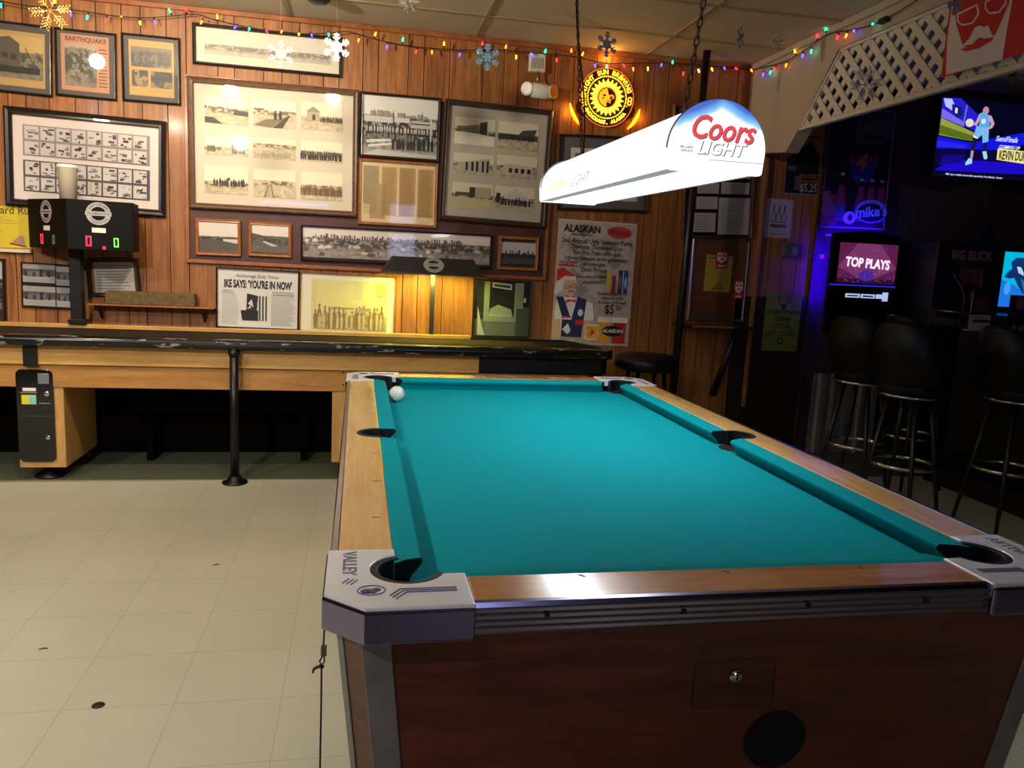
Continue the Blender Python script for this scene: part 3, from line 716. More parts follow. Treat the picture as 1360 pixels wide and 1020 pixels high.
def ike_text(t, r):
    text("IKE SAYS: 'YOU'RE IN NOW'", 0.066, paint((16, 16, 16)), t, 0, r[3]*0.235, -0.0105, bold=0.0026, sx=0.50)
    text('Anchorage Daily Times', 0.030, paint((60, 58, 56)), t, -0.005, r[3]*0.375, -0.0105, sx=0.9)
    text('Statehood\nComing Soon', 0.014, paint((80, 78, 76)), t, -r[2]*0.36, r[3]*0.11, -0.0105)
    text('House OKs Statehood\nFor Alaska; Ike to Sign', 0.014, paint((80, 78, 76)), t, r[2]*0.30, r[3]*0.11, -0.0105)
framed("black framed newspaper front page headlined IKE SAYS: 'YOU'RE IN NOW'", ((287.6, 354), (398.5, 360.6), (397, 439), (287, 435)), 0.011, 0.024, 'fdark', None,
       [(((290, 357), (395.5, 437)), 'paper', ike, 'newspaper_page')], extra=ike_text)
grp = [((216, 206, 140), R_(0, 0, 0.07, 1)), ((206, 200, 150), R_(0.3, 0.3, 0.34, 0.5)), ((206, 202, 160), R_(0.55, 0.62, 0.66, 1)), ((168, 156, 110), R_(0.22, 0.42, 0.56, 0.46))]+people(0.04, 0.98, 0.02, 0.42, 16, (150, 122, 82), 41, 0.055)+people(0.08, 0.98, 0.03, 0.36, 12, (206, 190, 140), 42, 0.04)+[((170, 160, 120), R_(0.62, 0.4, 0.78, 0.46)), ((190, 176, 110), R_(0.86, 0.7, 0.97, 0.95))]
framed('framed pale yellow group photograph of men, next to the newspaper headline page', ((398.5, 360.8), (527, 366.5), (524, 446), (397.5, 439)), 0.009, 0.024, 'fwood', P('mount_ivory', (232, 228, 206), 0.7),
       [(((414.5, 370), (513, 441)), PHOTO(61, (222, 212, 150), (140, 124, 84), (216, 206, 150), 0.3, 9, 9, 0.2, 0.55, 0.1), grp)])
store = [((96, 104, 96), R_(0, 0, 1, 1)), ((30, 34, 34), R_(0.0, 0.3, 0.2, 1)), ((178, 188, 178), [(0.06, 0.0), (0.2, 0.0), (0.13, 0.2), (0.05, 0.55)]), ((140, 150, 140), R_(0.16, 0.26, 0.78, 1)), ((24, 28, 28), R_(0.26, 0.36, 0.72, 1)),
         ((196, 204, 196), [(0.3, 0.9), (0.66, 0.86), (0.66, 0.97), (0.3, 0.99)]), ((40, 44, 44), [(0.33, 0.92), (0.63, 0.89), (0.63, 0.94), (0.33, 0.96)]), ((150, 158, 150), [(0.25, 0.36), (0.7, 0.36), (0.66, 0.5), (0.42, 0.58), (0.28, 0.5)]),
         ((110, 118, 110), R_(0.2, 0.0, 0.74, 0.22)), ((128, 138, 128), R_(0.74, 0.3, 0.88, 1)), ((16, 16, 16), R_(0.88, 0.54, 1, 1)), ((208, 212, 208), R_(0.89, 0.64, 0.93, 0.72)), ((66, 74, 68), R_(0.76, 0, 1, 0.52))]
store += [((176, 184, 176), R_(0.28+0.045*i, 0.36, 0.31+0.045*i, 0.4)) for i in range(9)]
framed('black framed greenish photograph of a shop window, right of the lit panelling', ((629.5, 370), (705.7, 374), (702.5, 449), (627, 446.5)), 0.010, 0.024, 'fdark', None, [(((632, 373), (703, 447)), 'matgrey', store)])
four = [(R_(0.0, 0.56, 0.56, 1.0), 71), (R_(0.58, 0.52, 1.0, 0.97), 72), (R_(0.0, 0.0, 0.56, 0.47), 73), (R_(0.58, 0.0, 1.0, 0.47), 74)]
qd = []
for i, (q, sd) in enumerate(four):
    qd.append(((170, 164, 164), q)); (u0, v0), (u1, v1) = q[0], q[2]; U, V = u1-u0, v1-v0
    qd.append(((90, 84, 82), R_(u0, v0+V*0.36, u1, v0+V*0.72))); qd.append(((120, 114, 114), R_(u0+U*0.1, v0+V*0.3, u0+U*0.7, v0+V*0.6)))
    qd += [(c, R_(u0+U*a, v0+V*0.32, u0+U*(a+0.1), v0+V*(0.5+0.25*h))) for a, h, c in ((0.05, 0.6, (54, 50, 50)), (0.3, 0.2, (62, 58, 58)), (0.52, 0.9, (44, 42, 42)), (0.76, 0.5, (50, 48, 48)))]
    qd.append(((186, 182, 184), R_(u0, v0+V*0.24, u1, v0+V*0.3)))
framed('black framed block of four grey photographs, left of the scoreboard pole', ((28.3, 347.3), (111, 353), (111.5, 411.5), (30.8, 408)), 0.008, 0.02, 'fdark', 'black', [(((29.5, 349), (108, 409)), 'black', qd)])
framed('black framed grey photograph cut by the left picture edge, under the yellow rules sheet', ((-36, 341), (8, 344), (10.5, 430), (-34, 428)), 0.014, 0.024, 'fdark', None,
       [(((-32, 345), (5.5, 426)), PHOTO(75, (188, 180, 176), (26, 24, 24), (140, 134, 130), 0.7, 6, 9, 0.5, 0.5, 0.04), [((22, 21, 21), R_(0, 0.64, 1, 0.69)), ((40, 38, 38), R_(0, 0, 1, 0.2)), ((170, 166, 166), R_(0.55, 0.25, 0.8, 0.6))])])
framed('dark framed typed white notice above the timber shelf', ((115.5, 341), (187, 345), (186, 391), (117.5, 396)), 0.024, 0.022, P('frame_walnut', (52, 30, 18), 0.4), None,
       [(((124, 347.5), (180.5, 388)), P('notice_paper', (206, 198, 182), 0.6), LINES((120, 112, 100), 0.06, 0.94, 0.08, 0.92, 9, 0.25, 0.3), 'notice')], name='framed_notice')
framed('grey mounted dark framed picture half hidden behind the pool table lamp', ((742.7, 177.5), (863.5, 184), (857.5, 283), (738.7, 278.7)), 0.018, 0.026, 'fdark', P('mount_slate', (108, 102, 104), 0.7),
       [(((758, 196), (845, 268)), 'matwhite', [((120, 116, 116), R_(0.06, 0.08, 0.94, 0.9))])])
framed('small brown framed picture peeking above the lamp, left of the black pole', ((894.5, 138), (938, 141), (933, 196), (890, 193)), 0.016, 0.022, 'fwood', 'black', [(((903, 150), (928, 186)), 'matgrey', ())])

# certificates case
r = rect((913, 170), (1005, 175), (995, 317), (901, 317))
def case_papers(t, r):
    for (a, c), n in ((((926, 243), (954, 257.5)), 4), (((957.5, 242), (994, 258.5)), 4), (((924.5, 261), (952, 278)), 5), (((954.5, 262.5), (993.5, 312)), 12), (((921, 282.5), (949, 308.5)), 6), (((928, 190), (957, 238)), 8), (((961, 190), (996, 238)), 8)):
        x0, z1 = loc2(r, *a); x1, z0 = loc2(r, *c)
        sheet('certificate', t, x0, x1, z0, z1, P('licence_paper', (196, 184, 192), 0.6), LINES((140, 130, 136), 0.1, 0.9, 0.08, 0.9, n, 0.25, 0.3), y=-0.007)
framed('dark wood case of licence certificates behind the lamp and black pole', ((913, 170), (1005, 175), (995, 317), (901, 317)), 0.020, 0.03, P('frame_mahogany', (74, 34, 24), 0.35, coat=0.3), 'black', [], name='certificate_case', cat='notice case', extra=case_papers)
# cork board
r = rect((921, 317.5), (995, 319.5), (984.5, 428), (909, 424))
t = on_wall('cork_board', 'brown cork notice board with a grey metal frame, under the licence certificates', 'notice board', r)
frame_mesh(t, r[2], r[3], 0.018, 0.022, 'steel')
mb = MB(); mb.box(-r[2]/2+0.012, r[2]/2-0.012, -0.012, -0.002, -r[3]/2+0.012, r[3]/2-0.012); mb.build('cork_panel', 'cork', t, world=False)

def paper(name, label, cat, corners, base, shapes=(), fn=None, y=D-0.001, group=None, t=0.0012, **kw):
    r = rect(*corners); o = on_wall(name, label, cat, r, group, y)
    sheet('sheet', o, -r[2]/2, r[2]/2, -r[3]/2, r[3]/2, base, shapes, y=0.0, t=t)
    if fn: fn(o, r)
    return o
yel = P('yellow_paper', (206, 184, 40), 0.6)
pz = [((150, 110, 60), [(0.3, 0.06), (0.72, 0.1), (0.55, 0.3)]), ((90, 60, 40), [(0.3, 0.05), (0.72, 0.08), (0.72, 0.11), (0.3, 0.07)])]
paper('rules_sheet', 'yellow rules sheet with a pizza slice pinned on the cork board', 'sign', ((937.8, 338.4), (973, 340.3), (967.2, 388.6), (932.8, 386)), P('yellow_rules', (176, 158, 52), 0.6),
      LINES((120, 104, 40), 0.12, 0.9, 0.34, 0.8, 7, 0.14, 0.4)+pz, lambda o, r: text('Shuffleboard Rules', 0.022, paint((90, 76, 24)), o, 0, r[3]*0.42, -0.002, bold=0.0006), y=D-0.013)
def santa(o, r, y=-0.002, s=1.0):
    pass
stk = [((226, 214, 210), [(0.12, 0.86), (0.3, 0.95), (0.5, 0.86), (0.7, 0.95), (0.88, 0.86), (0.9, 0.5), (0.5, 0.28), (0.1, 0.5)]), ((196, 40, 44), EL(0.32, 0.74, 0.13, 0.08, 12)), ((196, 40, 44), EL(0.68, 0.74, 0.13, 0.08, 12)), ((196, 40, 44), [(0.25, 0.52), (0.5, 0.6), (0.75, 0.52), (0.5, 0.5)]), ((226, 214, 210), R_(0.2, 0.1, 0.8, 0.18))]
redp = P('red_card', (180, 36, 40), 0.5)
paper('promo_card', 'small red and white bearded face card overlapping the yellow rules sheet', 'card', ((950, 333.5), (966, 334.2), (964, 356.5), (948.5, 356)), redp, stk, y=D-0.0165)
paper('promo_card', 'small red and white bearded face card low on the right edge of the cork board', 'card', ((972.6, 372.3), (985.5, 372.6), (984, 397), (971.8, 396.6)), redp, stk, y=D-0.028)
paper('rules_sheet', 'large yellow Shuffleboard Rules sheet at the left picture edge beside the scoreboard', 'sign', ((-60, 270), (39, 275.5), (39, 329.5), (-58, 327)), yel,
      LINES((120, 104, 30), 0.04, 0.86, 0.3, 0.76, 7, 0.12, 0.5)+[((170, 130, 96), [(0.72, 0.1), (0.94, 0.04), (0.92, 0.3), (0.86, 0.3)]), ((60, 40, 40), [(0.72, 0.09), (0.95, 0.02), (0.95, 0.05), (0.72, 0.12)])],
      lambda o, r: text('Shuffleboard Rules', 0.064, paint((70, 60, 16)), o, r[2]*0.12, r[3]*0.40, -0.002, bold=0.0006, sx=0.9), y=D-0.001)
mb = MB(); a = hit(-60, 329, 1, D); b_ = hit(43.5, 334.5, 1, D)
mb.box(a.x, b_.x, D-0.03, D-0.001, b_.z-0.008, b_.z+0.012)
tag(mb.build('wall_ledge', 'cream', bevel=0.002), 'narrow cream ledge right under the large yellow rules sheet', 'ledge')

# Alaskan poster
grey = P('poster_grey', (184, 168, 164), 0.5, var=0.22, bscale=26)
al = [((196, 188, 184), R_(0, 0, 1, 0.012)), ((206, 190, 184), R_(0, 0, 0.012, 1)), ((206, 190, 184), R_(0.988, 0, 1, 1)), ((206, 190, 184), R_(0, 0.988, 1, 1))]
for i in range(5):
    for j in range(5):
        cu, cv = 0.12+0.21*i+(0.1 if j % 2 else 0), 0.44+0.12*j
        al.append(((150, 142, 142) if (i+j) % 2 else (190, 184, 182), [(cu-0.1, cv), (cu, cv-0.06), (cu+0.1, cv), (cu, cv+0.06)]) if 0.1 < cu < 0.88 and cv < 0.94 else ((184, 168, 164), R_(0.5, 0.5, 0.501, 0.501)))
al += [((168, 40, 44), R_(0.04, 0.63, 0.28, 0.67)), ((188, 70, 80), EL(0.78, 0.92, 0.16, 0.05, 14)),
       ((210, 44, 38), [(0.03, 0.5), (0.02, 0.6), (0.1, 0.62), (0.24, 0.56), (0.26, 0.5), (0.1, 0.49)]), ((232, 226, 220), [(0.01, 0.44), (0.02, 0.5), (0.12, 0.55), (0.26, 0.55), (0.27, 0.5), (0.16, 0.5), (0.08, 0.42)]), ((232, 226, 220), EL(0.03, 0.42, 0.035, 0.02, 10)),
       ((222, 178, 150), [(0.1, 0.46), (0.12, 0.52), (0.26, 0.52), (0.28, 0.44), (0.24, 0.385), (0.16, 0.385)]), ((56, 40, 32), [(0.14, 0.4), (0.2, 0.365), (0.27, 0.4), (0.24, 0.375), (0.18, 0.37)]),
       ((20, 18, 18), R_(0.13, 0.475, 0.19, 0.478)), ((20, 18, 18), R_(0.13, 0.45, 0.135, 0.478)), ((20, 18, 18), R_(0.185, 0.45, 0.19, 0.478)), ((20, 18, 18), R_(0.13, 0.45, 0.19, 0.453)), ((20, 18, 18), R_(0.21, 0.485, 0.27, 0.488)), ((20, 18, 18), R_(0.21, 0.46, 0.27, 0.463)), ((20, 18, 18), R_(0.265, 0.46, 0.27, 0.488)), ((20, 18, 18), R_(0.19, 0.466, 0.215, 0.47)), ((70, 44, 34), R_(0.17, 0.425, 0.25, 0.433)),
       ((236, 232, 232), [(0.02, 0.2), (0.03, 0.36), (0.15, 0.385), (0.28, 0.38), (0.5, 0.34), (0.53, 0.2), (0.4, 0.19), (0.38, 0.06), (0.1, 0.06), (0.1, 0.2)]),
       ((40, 44, 96), [(0.03, 0.38), (0.12, 0.385), (0.24, 0.2), (0.3, 0.39), (0.42, 0.37), (0.38, 0.06), (0.12, 0.06), (0.12, 0.22)]), ((214, 42, 40), [(0.15, 0.35), (0.19, 0.365), (0.24, 0.36), (0.28, 0.37), (0.28, 0.34), (0.22, 0.35), (0.15, 0.33)]),
       ((214, 42, 40), R_(0.29, 0.16, 0.4, 0.2)), ((214, 42, 40), R_(0.13, 0.22, 0.24, 0.23)), ((226, 224, 226), R_(0.13, 0.2, 0.24, 0.215)), ((226, 226, 230), [(0.13, 0.12), (0.2, 0.17), (0.24, 0.11), (0.2, 0.08)]), ((226, 226, 230), EL(0.35, 0.26, 0.035, 0.03, 10)),
       ((222, 178, 150), [(0.02, 0.2), (0.1, 0.2), (0.12, 0.05), (0.03, 0.05)]), ((222, 178, 150), [(0.41, 0.2), (0.5, 0.2), (0.48, 0.04), (0.38, 0.04)]),
       # four boards
       ((206, 180, 60), R_(0.66, 0.43, 0.71, 0.61)), ((150, 30, 36), R_(0.73, 0.43, 0.775, 0.575)), ((40, 56, 66), R_(0.81, 0.43, 0.86, 0.62)), ((30, 60, 170), R_(0.88, 0.43, 0.93, 0.62)), ((150, 190, 220), EL(0.905, 0.52, 0.016, 0.05, 10)), ((110, 120, 130), EL(0.835, 0.53, 0.016, 0.05, 10)),
       # glasses
       ((236, 224, 190), [(0.43, 0.04), (0.58, 0.04), (0.62, 0.17), (0.42, 0.17)]), ((230, 170, 60), [(0.45, 0.05), (0.57, 0.05), (0.6, 0.155), (0.43, 0.155)]), ((196, 50, 30), [(0.49, 0.07), (0.55, 0.1), (0.51, 0.14)]),
       ((224, 160, 40), R_(0.6, 0.02, 0.74, 0.2)), ((240, 232, 214), [(0.58, 0.19), (0.75, 0.19), (0.75, 0.235), (0.58, 0.235)]), ((176, 34, 30), R_(0.78, 0.02, 0.95, 0.2)), ((240, 232, 222), [(0.76, 0.19), (0.97, 0.19), (0.97, 0.235), (0.76, 0.235)]),
       ((18, 16, 18), EL(0.78, 0.12, 0.14, 0.045, 20))]
def al_txt(o, r):
    k = paint((24, 22, 24)); W, H = r[2], r[3]
    text('ALASKAN', 0.068, k, o, -W*0.20, H*0.43, -0.008, bold=0.001, sx=0.85)
    text('BREWING CO.', 0.022, k, o, -W*0.20, H*0.385, -0.008)
    text('FIREBALL', 0.046, paint((176, 40, 44)), o, W*0.27, H*0.42, -0.008, bold=0.001, sx=0.8, ang=-0.06)
    for s, z, sz in (('2nd Annual Ugly Sweater Party', 0.335, 0.046), ('Thursday, December 21st', 0.29, 0.040), ('7pm For Toys raffle and', 0.245, 0.040), ('Ugliest Sweater prize giveaways', 0.20, 0.040)):
        text(s, sz, k, o, 0, H*z, -0.008, sx=0.86)
    text('at midnight', 0.040, k, o, -W*0.02, H*0.155, -0.008, sx=0.86)
    text('Door Prizes', 0.042, k, o, -W*0.02, H*0.11, -0.008, sx=0.86)
    text('Win one of these\n2 snowboards!', 0.036, k, o, -W*0.04, H*0.035, -0.008, sx=0.84, ang=0.05)
    text('Alaskan Brewing Co.\nbeers on draft\n& shots of Fireball', 0.030, k, o, W*0.25, -H*0.11, -0.008, sx=0.9)
    text('$5', 0.085, k, o, W*0.22, -H*0.205, -0.008, bold=0.0012, sx=0.8); text('25', 0.042, k, o, W*0.335, -H*0.185, -0.008)
    text('NOT Ok Ugly', 0.026, paint((236, 220, 220)), o, -W*0.34, H*0.15, -0.008)
    text('ALASKAN', 0.034, paint((232, 232, 232)), o, W*0.28, -H*0.38, -0.008, bold=0.001, shear=0.3)
paper('beer_poster', 'tall Alaskan ugly sweater party poster with a man in a red santa hat', 'poster', ((742, 291.2), (845.1, 296.5), (834.3, 460.6), (731.5, 455)), grey, al, al_txt)

# wine, porter, cider and lemonade posters
bt = []
for i in range(3):
    u = 0.3+0.2*i; bt += [((20, 20, 22), R_(u-0.02, 0.68, u+0.02, 0.84)), ((20, 20, 22), [(u-0.085, 0.4), (u+0.085, 0.4), (u+0.085, 0.56), (u+0.02, 0.68), (u-0.02, 0.68), (u-0.085, 0.56)]), ((176, 164, 168), [(u-0.065, 0.42), (u+0.065, 0.42), (u+0.065, 0.55), (u+0.012, 0.66), (u-0.012, 0.66), (u-0.065, 0.55)])]
bt += [((30, 30, 32), EL(0.3+0.11*i, 0.1, 0.025, 0.02, 8)) for i in range(5)]+LINES((110, 104, 108), 0.3, 0.7, 0.16, 0.22, 2, 0.2, 0.1)
paper('wine_poster', 'white poster of three outlined bottles on the dark panelled wall', 'poster', ((1018, 263), (1053.8, 265.5), (1049, 317), (1013.7, 314.8)), P('poster_pale', (176, 164, 168), 0.5), bt,
      lambda o, r: text('PRIVATO', 0.030, paint((30, 30, 32)), o, 0, -r[3]*0.2, -0.004, bold=0.001))
por = [((150, 100, 60), [(0.05, 0.6), (0.3, 0.72), (0.7, 0.92), (0.9, 0.7), (0.96, 0.62), (0.96, 0.95), (0.05, 0.95)]), ((20, 18, 22), [(0.05, 0.5), (0.35, 0.66), (0.62, 0.84), (0.82, 0.66), (0.96, 0.5), (0.96, 0.04), (0.05, 0.04)]), ((96, 92, 100), R_(0.08, 0.4, 0.3, 0.47)), ((88, 84, 90), [(0.3, 0.08), (0.48, 0.08), (0.46, 0.32), (0.3, 0.3)])]
por += [((140, 128, 130), R_(0, 0, 1, 0.02)), ((140, 128, 130), R_(0, 0.98, 1, 1)), ((140, 128, 130), R_(0, 0, 0.025, 1)), ((140, 128, 130), R_(0.975, 0, 1, 1))]
def por_txt(o, r):
    text('SMOKED\nPORTER', 0.040, paint((150, 96, 60)), o, r[2]*0.2, -r[3]*0.24, -0.005, bold=0.001, sx=1.0)
    text('$5.25', 0.075, paint((190, 170, 160)), o, r[2]*0.2, -r[3]*0.39, -0.005, bold=0.001, sx=0.8)
paper('porter_poster', 'dark Smoked Porter $5.25 poster high on the wall beside the diagonal brace', 'poster', ((1046, 177), (1092.6, 180.7), (1086.3, 259.6), (1040.5, 257.6)), P('poster_black', (24, 22, 26), 0.5), por, por_txt)
cid = [((30, 44, 14), [(0.46, 0.72), (0.54, 0.72), (0.57, 0.8), (0.5, 0.83), (0.43, 0.8)])]
for sgn in (-1, 1):
    for a in ((0.05, 0.8, 0.16, 0.86), (0.16, 0.86, 0.2, 0.96), (0.12, 0.84, 0.08, 0.95), (0.19, 0.9, 0.12, 0.97), (0.16, 0.86, 0.21, 0.88)):
        u0, v0, u1, v1 = 0.5+sgn*a[0], a[1], 0.5+sgn*a[2], a[3]
        cid.append(((30, 44, 14), [(u0-0.01, v0), (u0+0.01, v0), (u1+0.01, v1), (u1-0.01, v1)]))
cid += [((30, 44, 14), R_(0.1, 0.635, 0.9, 0.64)), ((30, 44, 14), R_(0.42, 0.12, 0.58, 0.24)), ((120, 130, 50), R_(0.45, 0.145, 0.55, 0.215)), ((30, 44, 14), R_(0.1, 0.085, 0.9, 0.09))]
def cid_txt(o, r):
    k = paint((30, 44, 14))
    text('DOUBLE  SHOVEL', 0.034, k, o, 0, r[3]*0.185, -0.004, sx=0.95); text('DRINK\nLOCAL\nDRY CIDERS', 0.052, k, o, 0, -r[3]*0.07, -0.004, sx=0.85)
paper('cider_poster', 'green Double Shovel dry cider poster with a deer skull, low on the dark wall', 'poster', ((1017, 389), (1063.8, 390.8), (1057.2, 467), (1010, 464.6)), P('poster_green', (112, 122, 44), 0.5), cid, cid_txt, y=D-0.013)
mk = [((70, 66, 96), [(0.42, 0.72), (0.6, 0.8), (0.98, 0.76), (0.98, 1), (0.42, 1)]), ((40, 40, 60), EL(0.55, 0.93, 0.14, 0.045, 16)), ((44, 44, 120), EL(0.58, 0.5, 0.2, 0.12, 16)), ((110, 40, 60), R_(0.02, 0.02, 0.25, 0.28)), ((120, 70, 100), EL(0.1, 0.16, 0.1, 0.07, 12)), ((120, 70, 100), EL(0.06, 0.26, 0.07, 0.05, 12))]
for u in (0.28, 0.58, 0.74, 0.9): mk += [((150, 150, 160), R_(u-0.03, 0.44 if u < 0.4 else 0.4, u+0.03, 0.465 if u < 0.4 else 0.42)), ((16, 14, 20), R_(u-0.025, 0.34, u+0.025, 0.44 if u < 0.4 else 0.4)), ((124, 44, 70), [(u-0.075, 0.2), (u+0.075, 0.2), (u+0.04, 0.36), (u-0.04, 0.36)]), ((80, 60, 110), R_(u-0.08, 0.06, u+0.08, 0.2))]
mk += [((150, 120, 210), EL(0.77, 0.15, 0.25, 0.1, 22)), ((20, 18, 40), EL(0.77, 0.14, 0.22, 0.08, 22)), ((180, 160, 220), EL(0.44, 0.09, 0.1, 0.055, 16)), ((60, 40, 90), EL(0.45, 0.09, 0.04, 0.03, 12)), ((140, 120, 170), R_(0.985, 0, 1, 1)), ((140, 120, 170), R_(0, 0, 1, 0.008)), ((110, 96, 130), R_(0, 0.985, 1, 1)), ((110, 96, 130), R_(0, 0, 0.012, 1))]
def mk_txt(o, r):
    W, H = r[2], r[3]
    text("mike's", 0.10, paint((150, 170, 230)), o, W*0.27, -H*0.355, -0.006, bold=0.003, ang=0.1)
    text('4', 0.17, paint((210, 90, 60)), o, W*0.03, H*0.05, -0.006, bold=0.004, shear=0.2); text('$', 0.09, paint((150, 50, 60)), o, -W*0.11, H*0.07, -0.006, bold=0.002); text('75', 0.09, paint((130, 60, 80)), o, W*0.22, H*0.07, -0.006, bold=0.002)
    text('Lemonade', 0.055, paint((96, 90, 110)), o, W*0.15, H*0.235, -0.006)
    text('Freedom Bar', 0.03, paint((30, 28, 40)), o, W*0.28, H*0.43, -0.006, bold=0.001)
paper('lemonade_poster', "large dark mike's lemonade $4.75 poster above the jukebox", 'poster', ((1098, 143), (1185.5, 147.7), (1169.5, 306), (1086.5, 301)), P('poster_night', (26, 22, 34), 0.45), mk, mk_txt, y=D-0.034)

# thermostat and latch
a, b_ = hit(1038.5, 321.6, 1, D), hit(1056.5, 341.5, 1, D)
t = thing('wall_switch_box', 'small grey switch box on the panelling between the bottle and cider posters', 'switch box', ((a.x+b_.x)/2, D, (a.z+b_.z)/2))
mb = MB(); mb.box(a.x, b_.x, D-0.04, D-0.001, b_.z, a.z); mb.build('housing', P('grey_enamel', (96, 92, 92), 0.5), t, bevel=0.004)
mb = MB(); mb.box(b_.x-0.055, b_.x-0.012, D-0.046, D-0.04, b_.z+0.015, b_.z+0.07); mb.build('face_plate', P('grey_plate', (130, 126, 126), 0.4), t)
a = hit(1081, 340, 1, D)
t = thing('door_latch', 'small steel latch at the right end of the wood wall, near the blue glow', 'latch', (a.x, D-0.03, a.z))
mb = MB(); mb.box(a.x-0.06, a.x+0.05, D-0.045, D-0.031, a.z-0.014, a.z+0.012); mb.cyl((a.x+0.0, D-0.06, a.z), (a.x+0.0, D-0.04, a.z), 0.012, n=12); mb.build('latch_bar', 'steel', t, bevel=0.002)
# emergency light
a = hit(714, 84, 1, D-0.03); c = hit(716, 121, 1, D-0.06)
t = thing('emergency_light', 'white twin head emergency light and box above the frame of six photographs', 'emergency light', (a.x, D, c.z))
mb = MB(); mb.box(a.x-0.055, a.x+0.05, D-0.045, D-0.001, a.z-0.055, a.z+0.06); mb.build('battery_box', 'cream', t, bevel=0.006)
mb = MB()
for i in range(7): mb.box(a.x-0.04+0.012*i, a.x-0.036+0.012*i, D-0.0465, D-0.0452, a.z-0.035, a.z+0.03)
mb.build('vent_slots', P('slot', (110, 100, 80), 0.6), t)
mb = MB(); mb.tube([(a.x, D-0.05, a.z-0.055), (a.x-0.004, D-0.06, a.z-0.1), (c.x, D-0.06, c.z+0.04)], 0.006, 8); mb.build('conduit', 'steel', t)
mb = MB(); mb.tube([(c.x-0.075, D-0.075, c.z+0.004), (c.x-0.04, D-0.07, c.z), (c.x+0.045, D-0.07, c.z-0.004), (c.x+0.07, D-0.075, c.z-0.008)], [0.032, 0.046, 0.046, 0.034], 20); mb.build('lamp_body', 'white', t)
for sg, nm in ((-1, 'clear'), (1, 'amber')):
    p = Vector((c.x+sg*0.082, D-0.085, c.z-0.002*sg)); dr = Vector((sg*0.6, -0.8, -0.05)).normalized()
    mb = MB(); mb.cyl(p-dr*0.03, p+dr*0.012, 0.036, 0.041, 20); hd = mb.build('lamp_head', 'white', t)
    mb = MB(); mb.cyl(p+dr*0.0121, p+dr*0.016, 0.035, 0.033, 20)
    mb.build('lens', 'chrome' if sg < 0 else P('amber_lens', (220, 140, 50), 0.3, metal=0.6), hd)

# ------------------------------------------------------------------ brewing sign (lit)
C0 = hit(807.3, 128.6, 1, D-0.06); RS = 0.183
t = thing('brewery_sign', 'round glowing amber Midnight Sun Brewing Co. sign with a sun face', 'lit sign', (C0.x, D, C0.z))
yo = -0.034
mb = MB(); mb.lathe([(RS, -0.014), (RS, 0.0)], (0, yo+0.008, 0), 48, T=Matrix.Rotation(PI/2, 4, 'X'), sm=False)
mb.build('sign_disc', P('sign_black', (40, 8, 4), 0.3), t, world=False)
amber = EM('amber_glow', (255, 176, 40), 3.2); yel_e = EM('yellow_glow', (255, 214, 50), 3.4); orange_e = EM('orange_glow', (255, 150, 34), 1.7)
mb = MB(); mb.tube([(RS*math.cos(a), yo-0.004, RS*math.sin(a)) for a in [2*PI*i/64 for i in range(64)]], 0.0022, 6, closed=True)
mb.build('edge_tube', EM('rim_glow', (255, 120, 50), 1.2), t, world=False)
mb = MB()
for i in range(64):
    a = 2*PI*i/64; mb.cyl((0.131*math.cos(a), yo-0.010, 0.131*math.sin(a)), (0.131*math.cos(a), yo-0.006, 0.131*math.sin(a)), 0.0042, n=6)
mb.build('bead_ring', yel_e, t, world=False)
pts = []
for i in range(44):
    a = 2*PI*i/44; rr_ = 0.118 if i % 2 else 0.090
    pts.append((rr_*math.cos(a), rr_*math.sin(a)))
mb = MB(); n = len(pts); o_ = [(x, yo-0.0075, z) for x, z in pts]+[(0.066*math.cos(2*PI*i/44), yo-0.0075, 0.066*math.sin(2*PI*i/44)) for i in range(44)]
mb.add(o_, [(i, (i+1) % 44, 44+(i+1) % 44, 44+i) for i in range(44)]); mb.build('sun_rays', yel_e, t, world=False)
mb = MB(); mb.tube([(0.066*math.cos(2*PI*i/40), yo-0.008, 0.066*math.sin(2*PI*i/40)) for i in range(40)], 0.004, 6, closed=True); mb.build('face_ring', orange_e, t, world=False)
def disc_shape(pl, mat, name, y):
    mb = MB(); mb.add([(x, y, z) for x, z in pl], [tuple(range(len(pl)))]); return mb.build(name, mat, t, world=False, recalc=False)
face = [(0.056*math.cos(math.radians(a)), 0.056*math.sin(math.radians(a))) for a in range(90, 271, 12)]+[(-0.004, -0.03), (0.012, -0.03), (0.028, -0.036), (0.022, -0.022), (0.034, -0.012), (0.016, -0.012), (0.02, 0.0), (0.044, -0.006), (0.05, 0.01), (0.034, 0.02), (0.012, 0.014), (0.006, 0.03)]
fc = disc_shape(face, orange_e, 'sun_face', yo-0.0085)
for nm, e in (('eye', (-0.018, 0.012, 0.011, 0.007)), ('eye', (0.03, 0.004, 0.010, 0.006)), ('cheek', (-0.026, -0.006, 0.006, 0.006))):
    o = disc_shape([(e[0]+e[2]*math.cos(2*PI*i/12), e[1]+e[3]*math.sin(2*PI*i/12)) for i in range(12)], P('face_line', (120, 50, 10), 0.5), nm, yo-0.0092)
o = disc_shape([(0.0, -0.016), (0.016, -0.02), (0.022, -0.028), (0.002, -0.023)], P('mouth_line', (70, 20, 6), 0.5), 'mouth', yo-0.0092)
arc_text('MIDNIGHT SUN BREWING CO.', 0.156, 0.040, amber, t, 0, 0, yo-0.007, 199, -18, 0.0014)
arc_text('ANCHORAGE, ALASKA', 0.157, 0.030, yel_e, t, 0, 0, yo-0.007, 212, 322, 0.0012, inward=True)
mb = MB()
for sg in (-1, 1):
    mb.prismy([(sg*0.175, -0.02), (sg*0.205, -0.06), (sg*0.195, -0.105), (sg*0.15, -0.13), (sg*0.13, -0.1)], yo+0.006, yo+0.016)
mb.build('side_wing', P('wing_dark', (50, 20, 10), 0.4), t, world=False)
mb = MB()
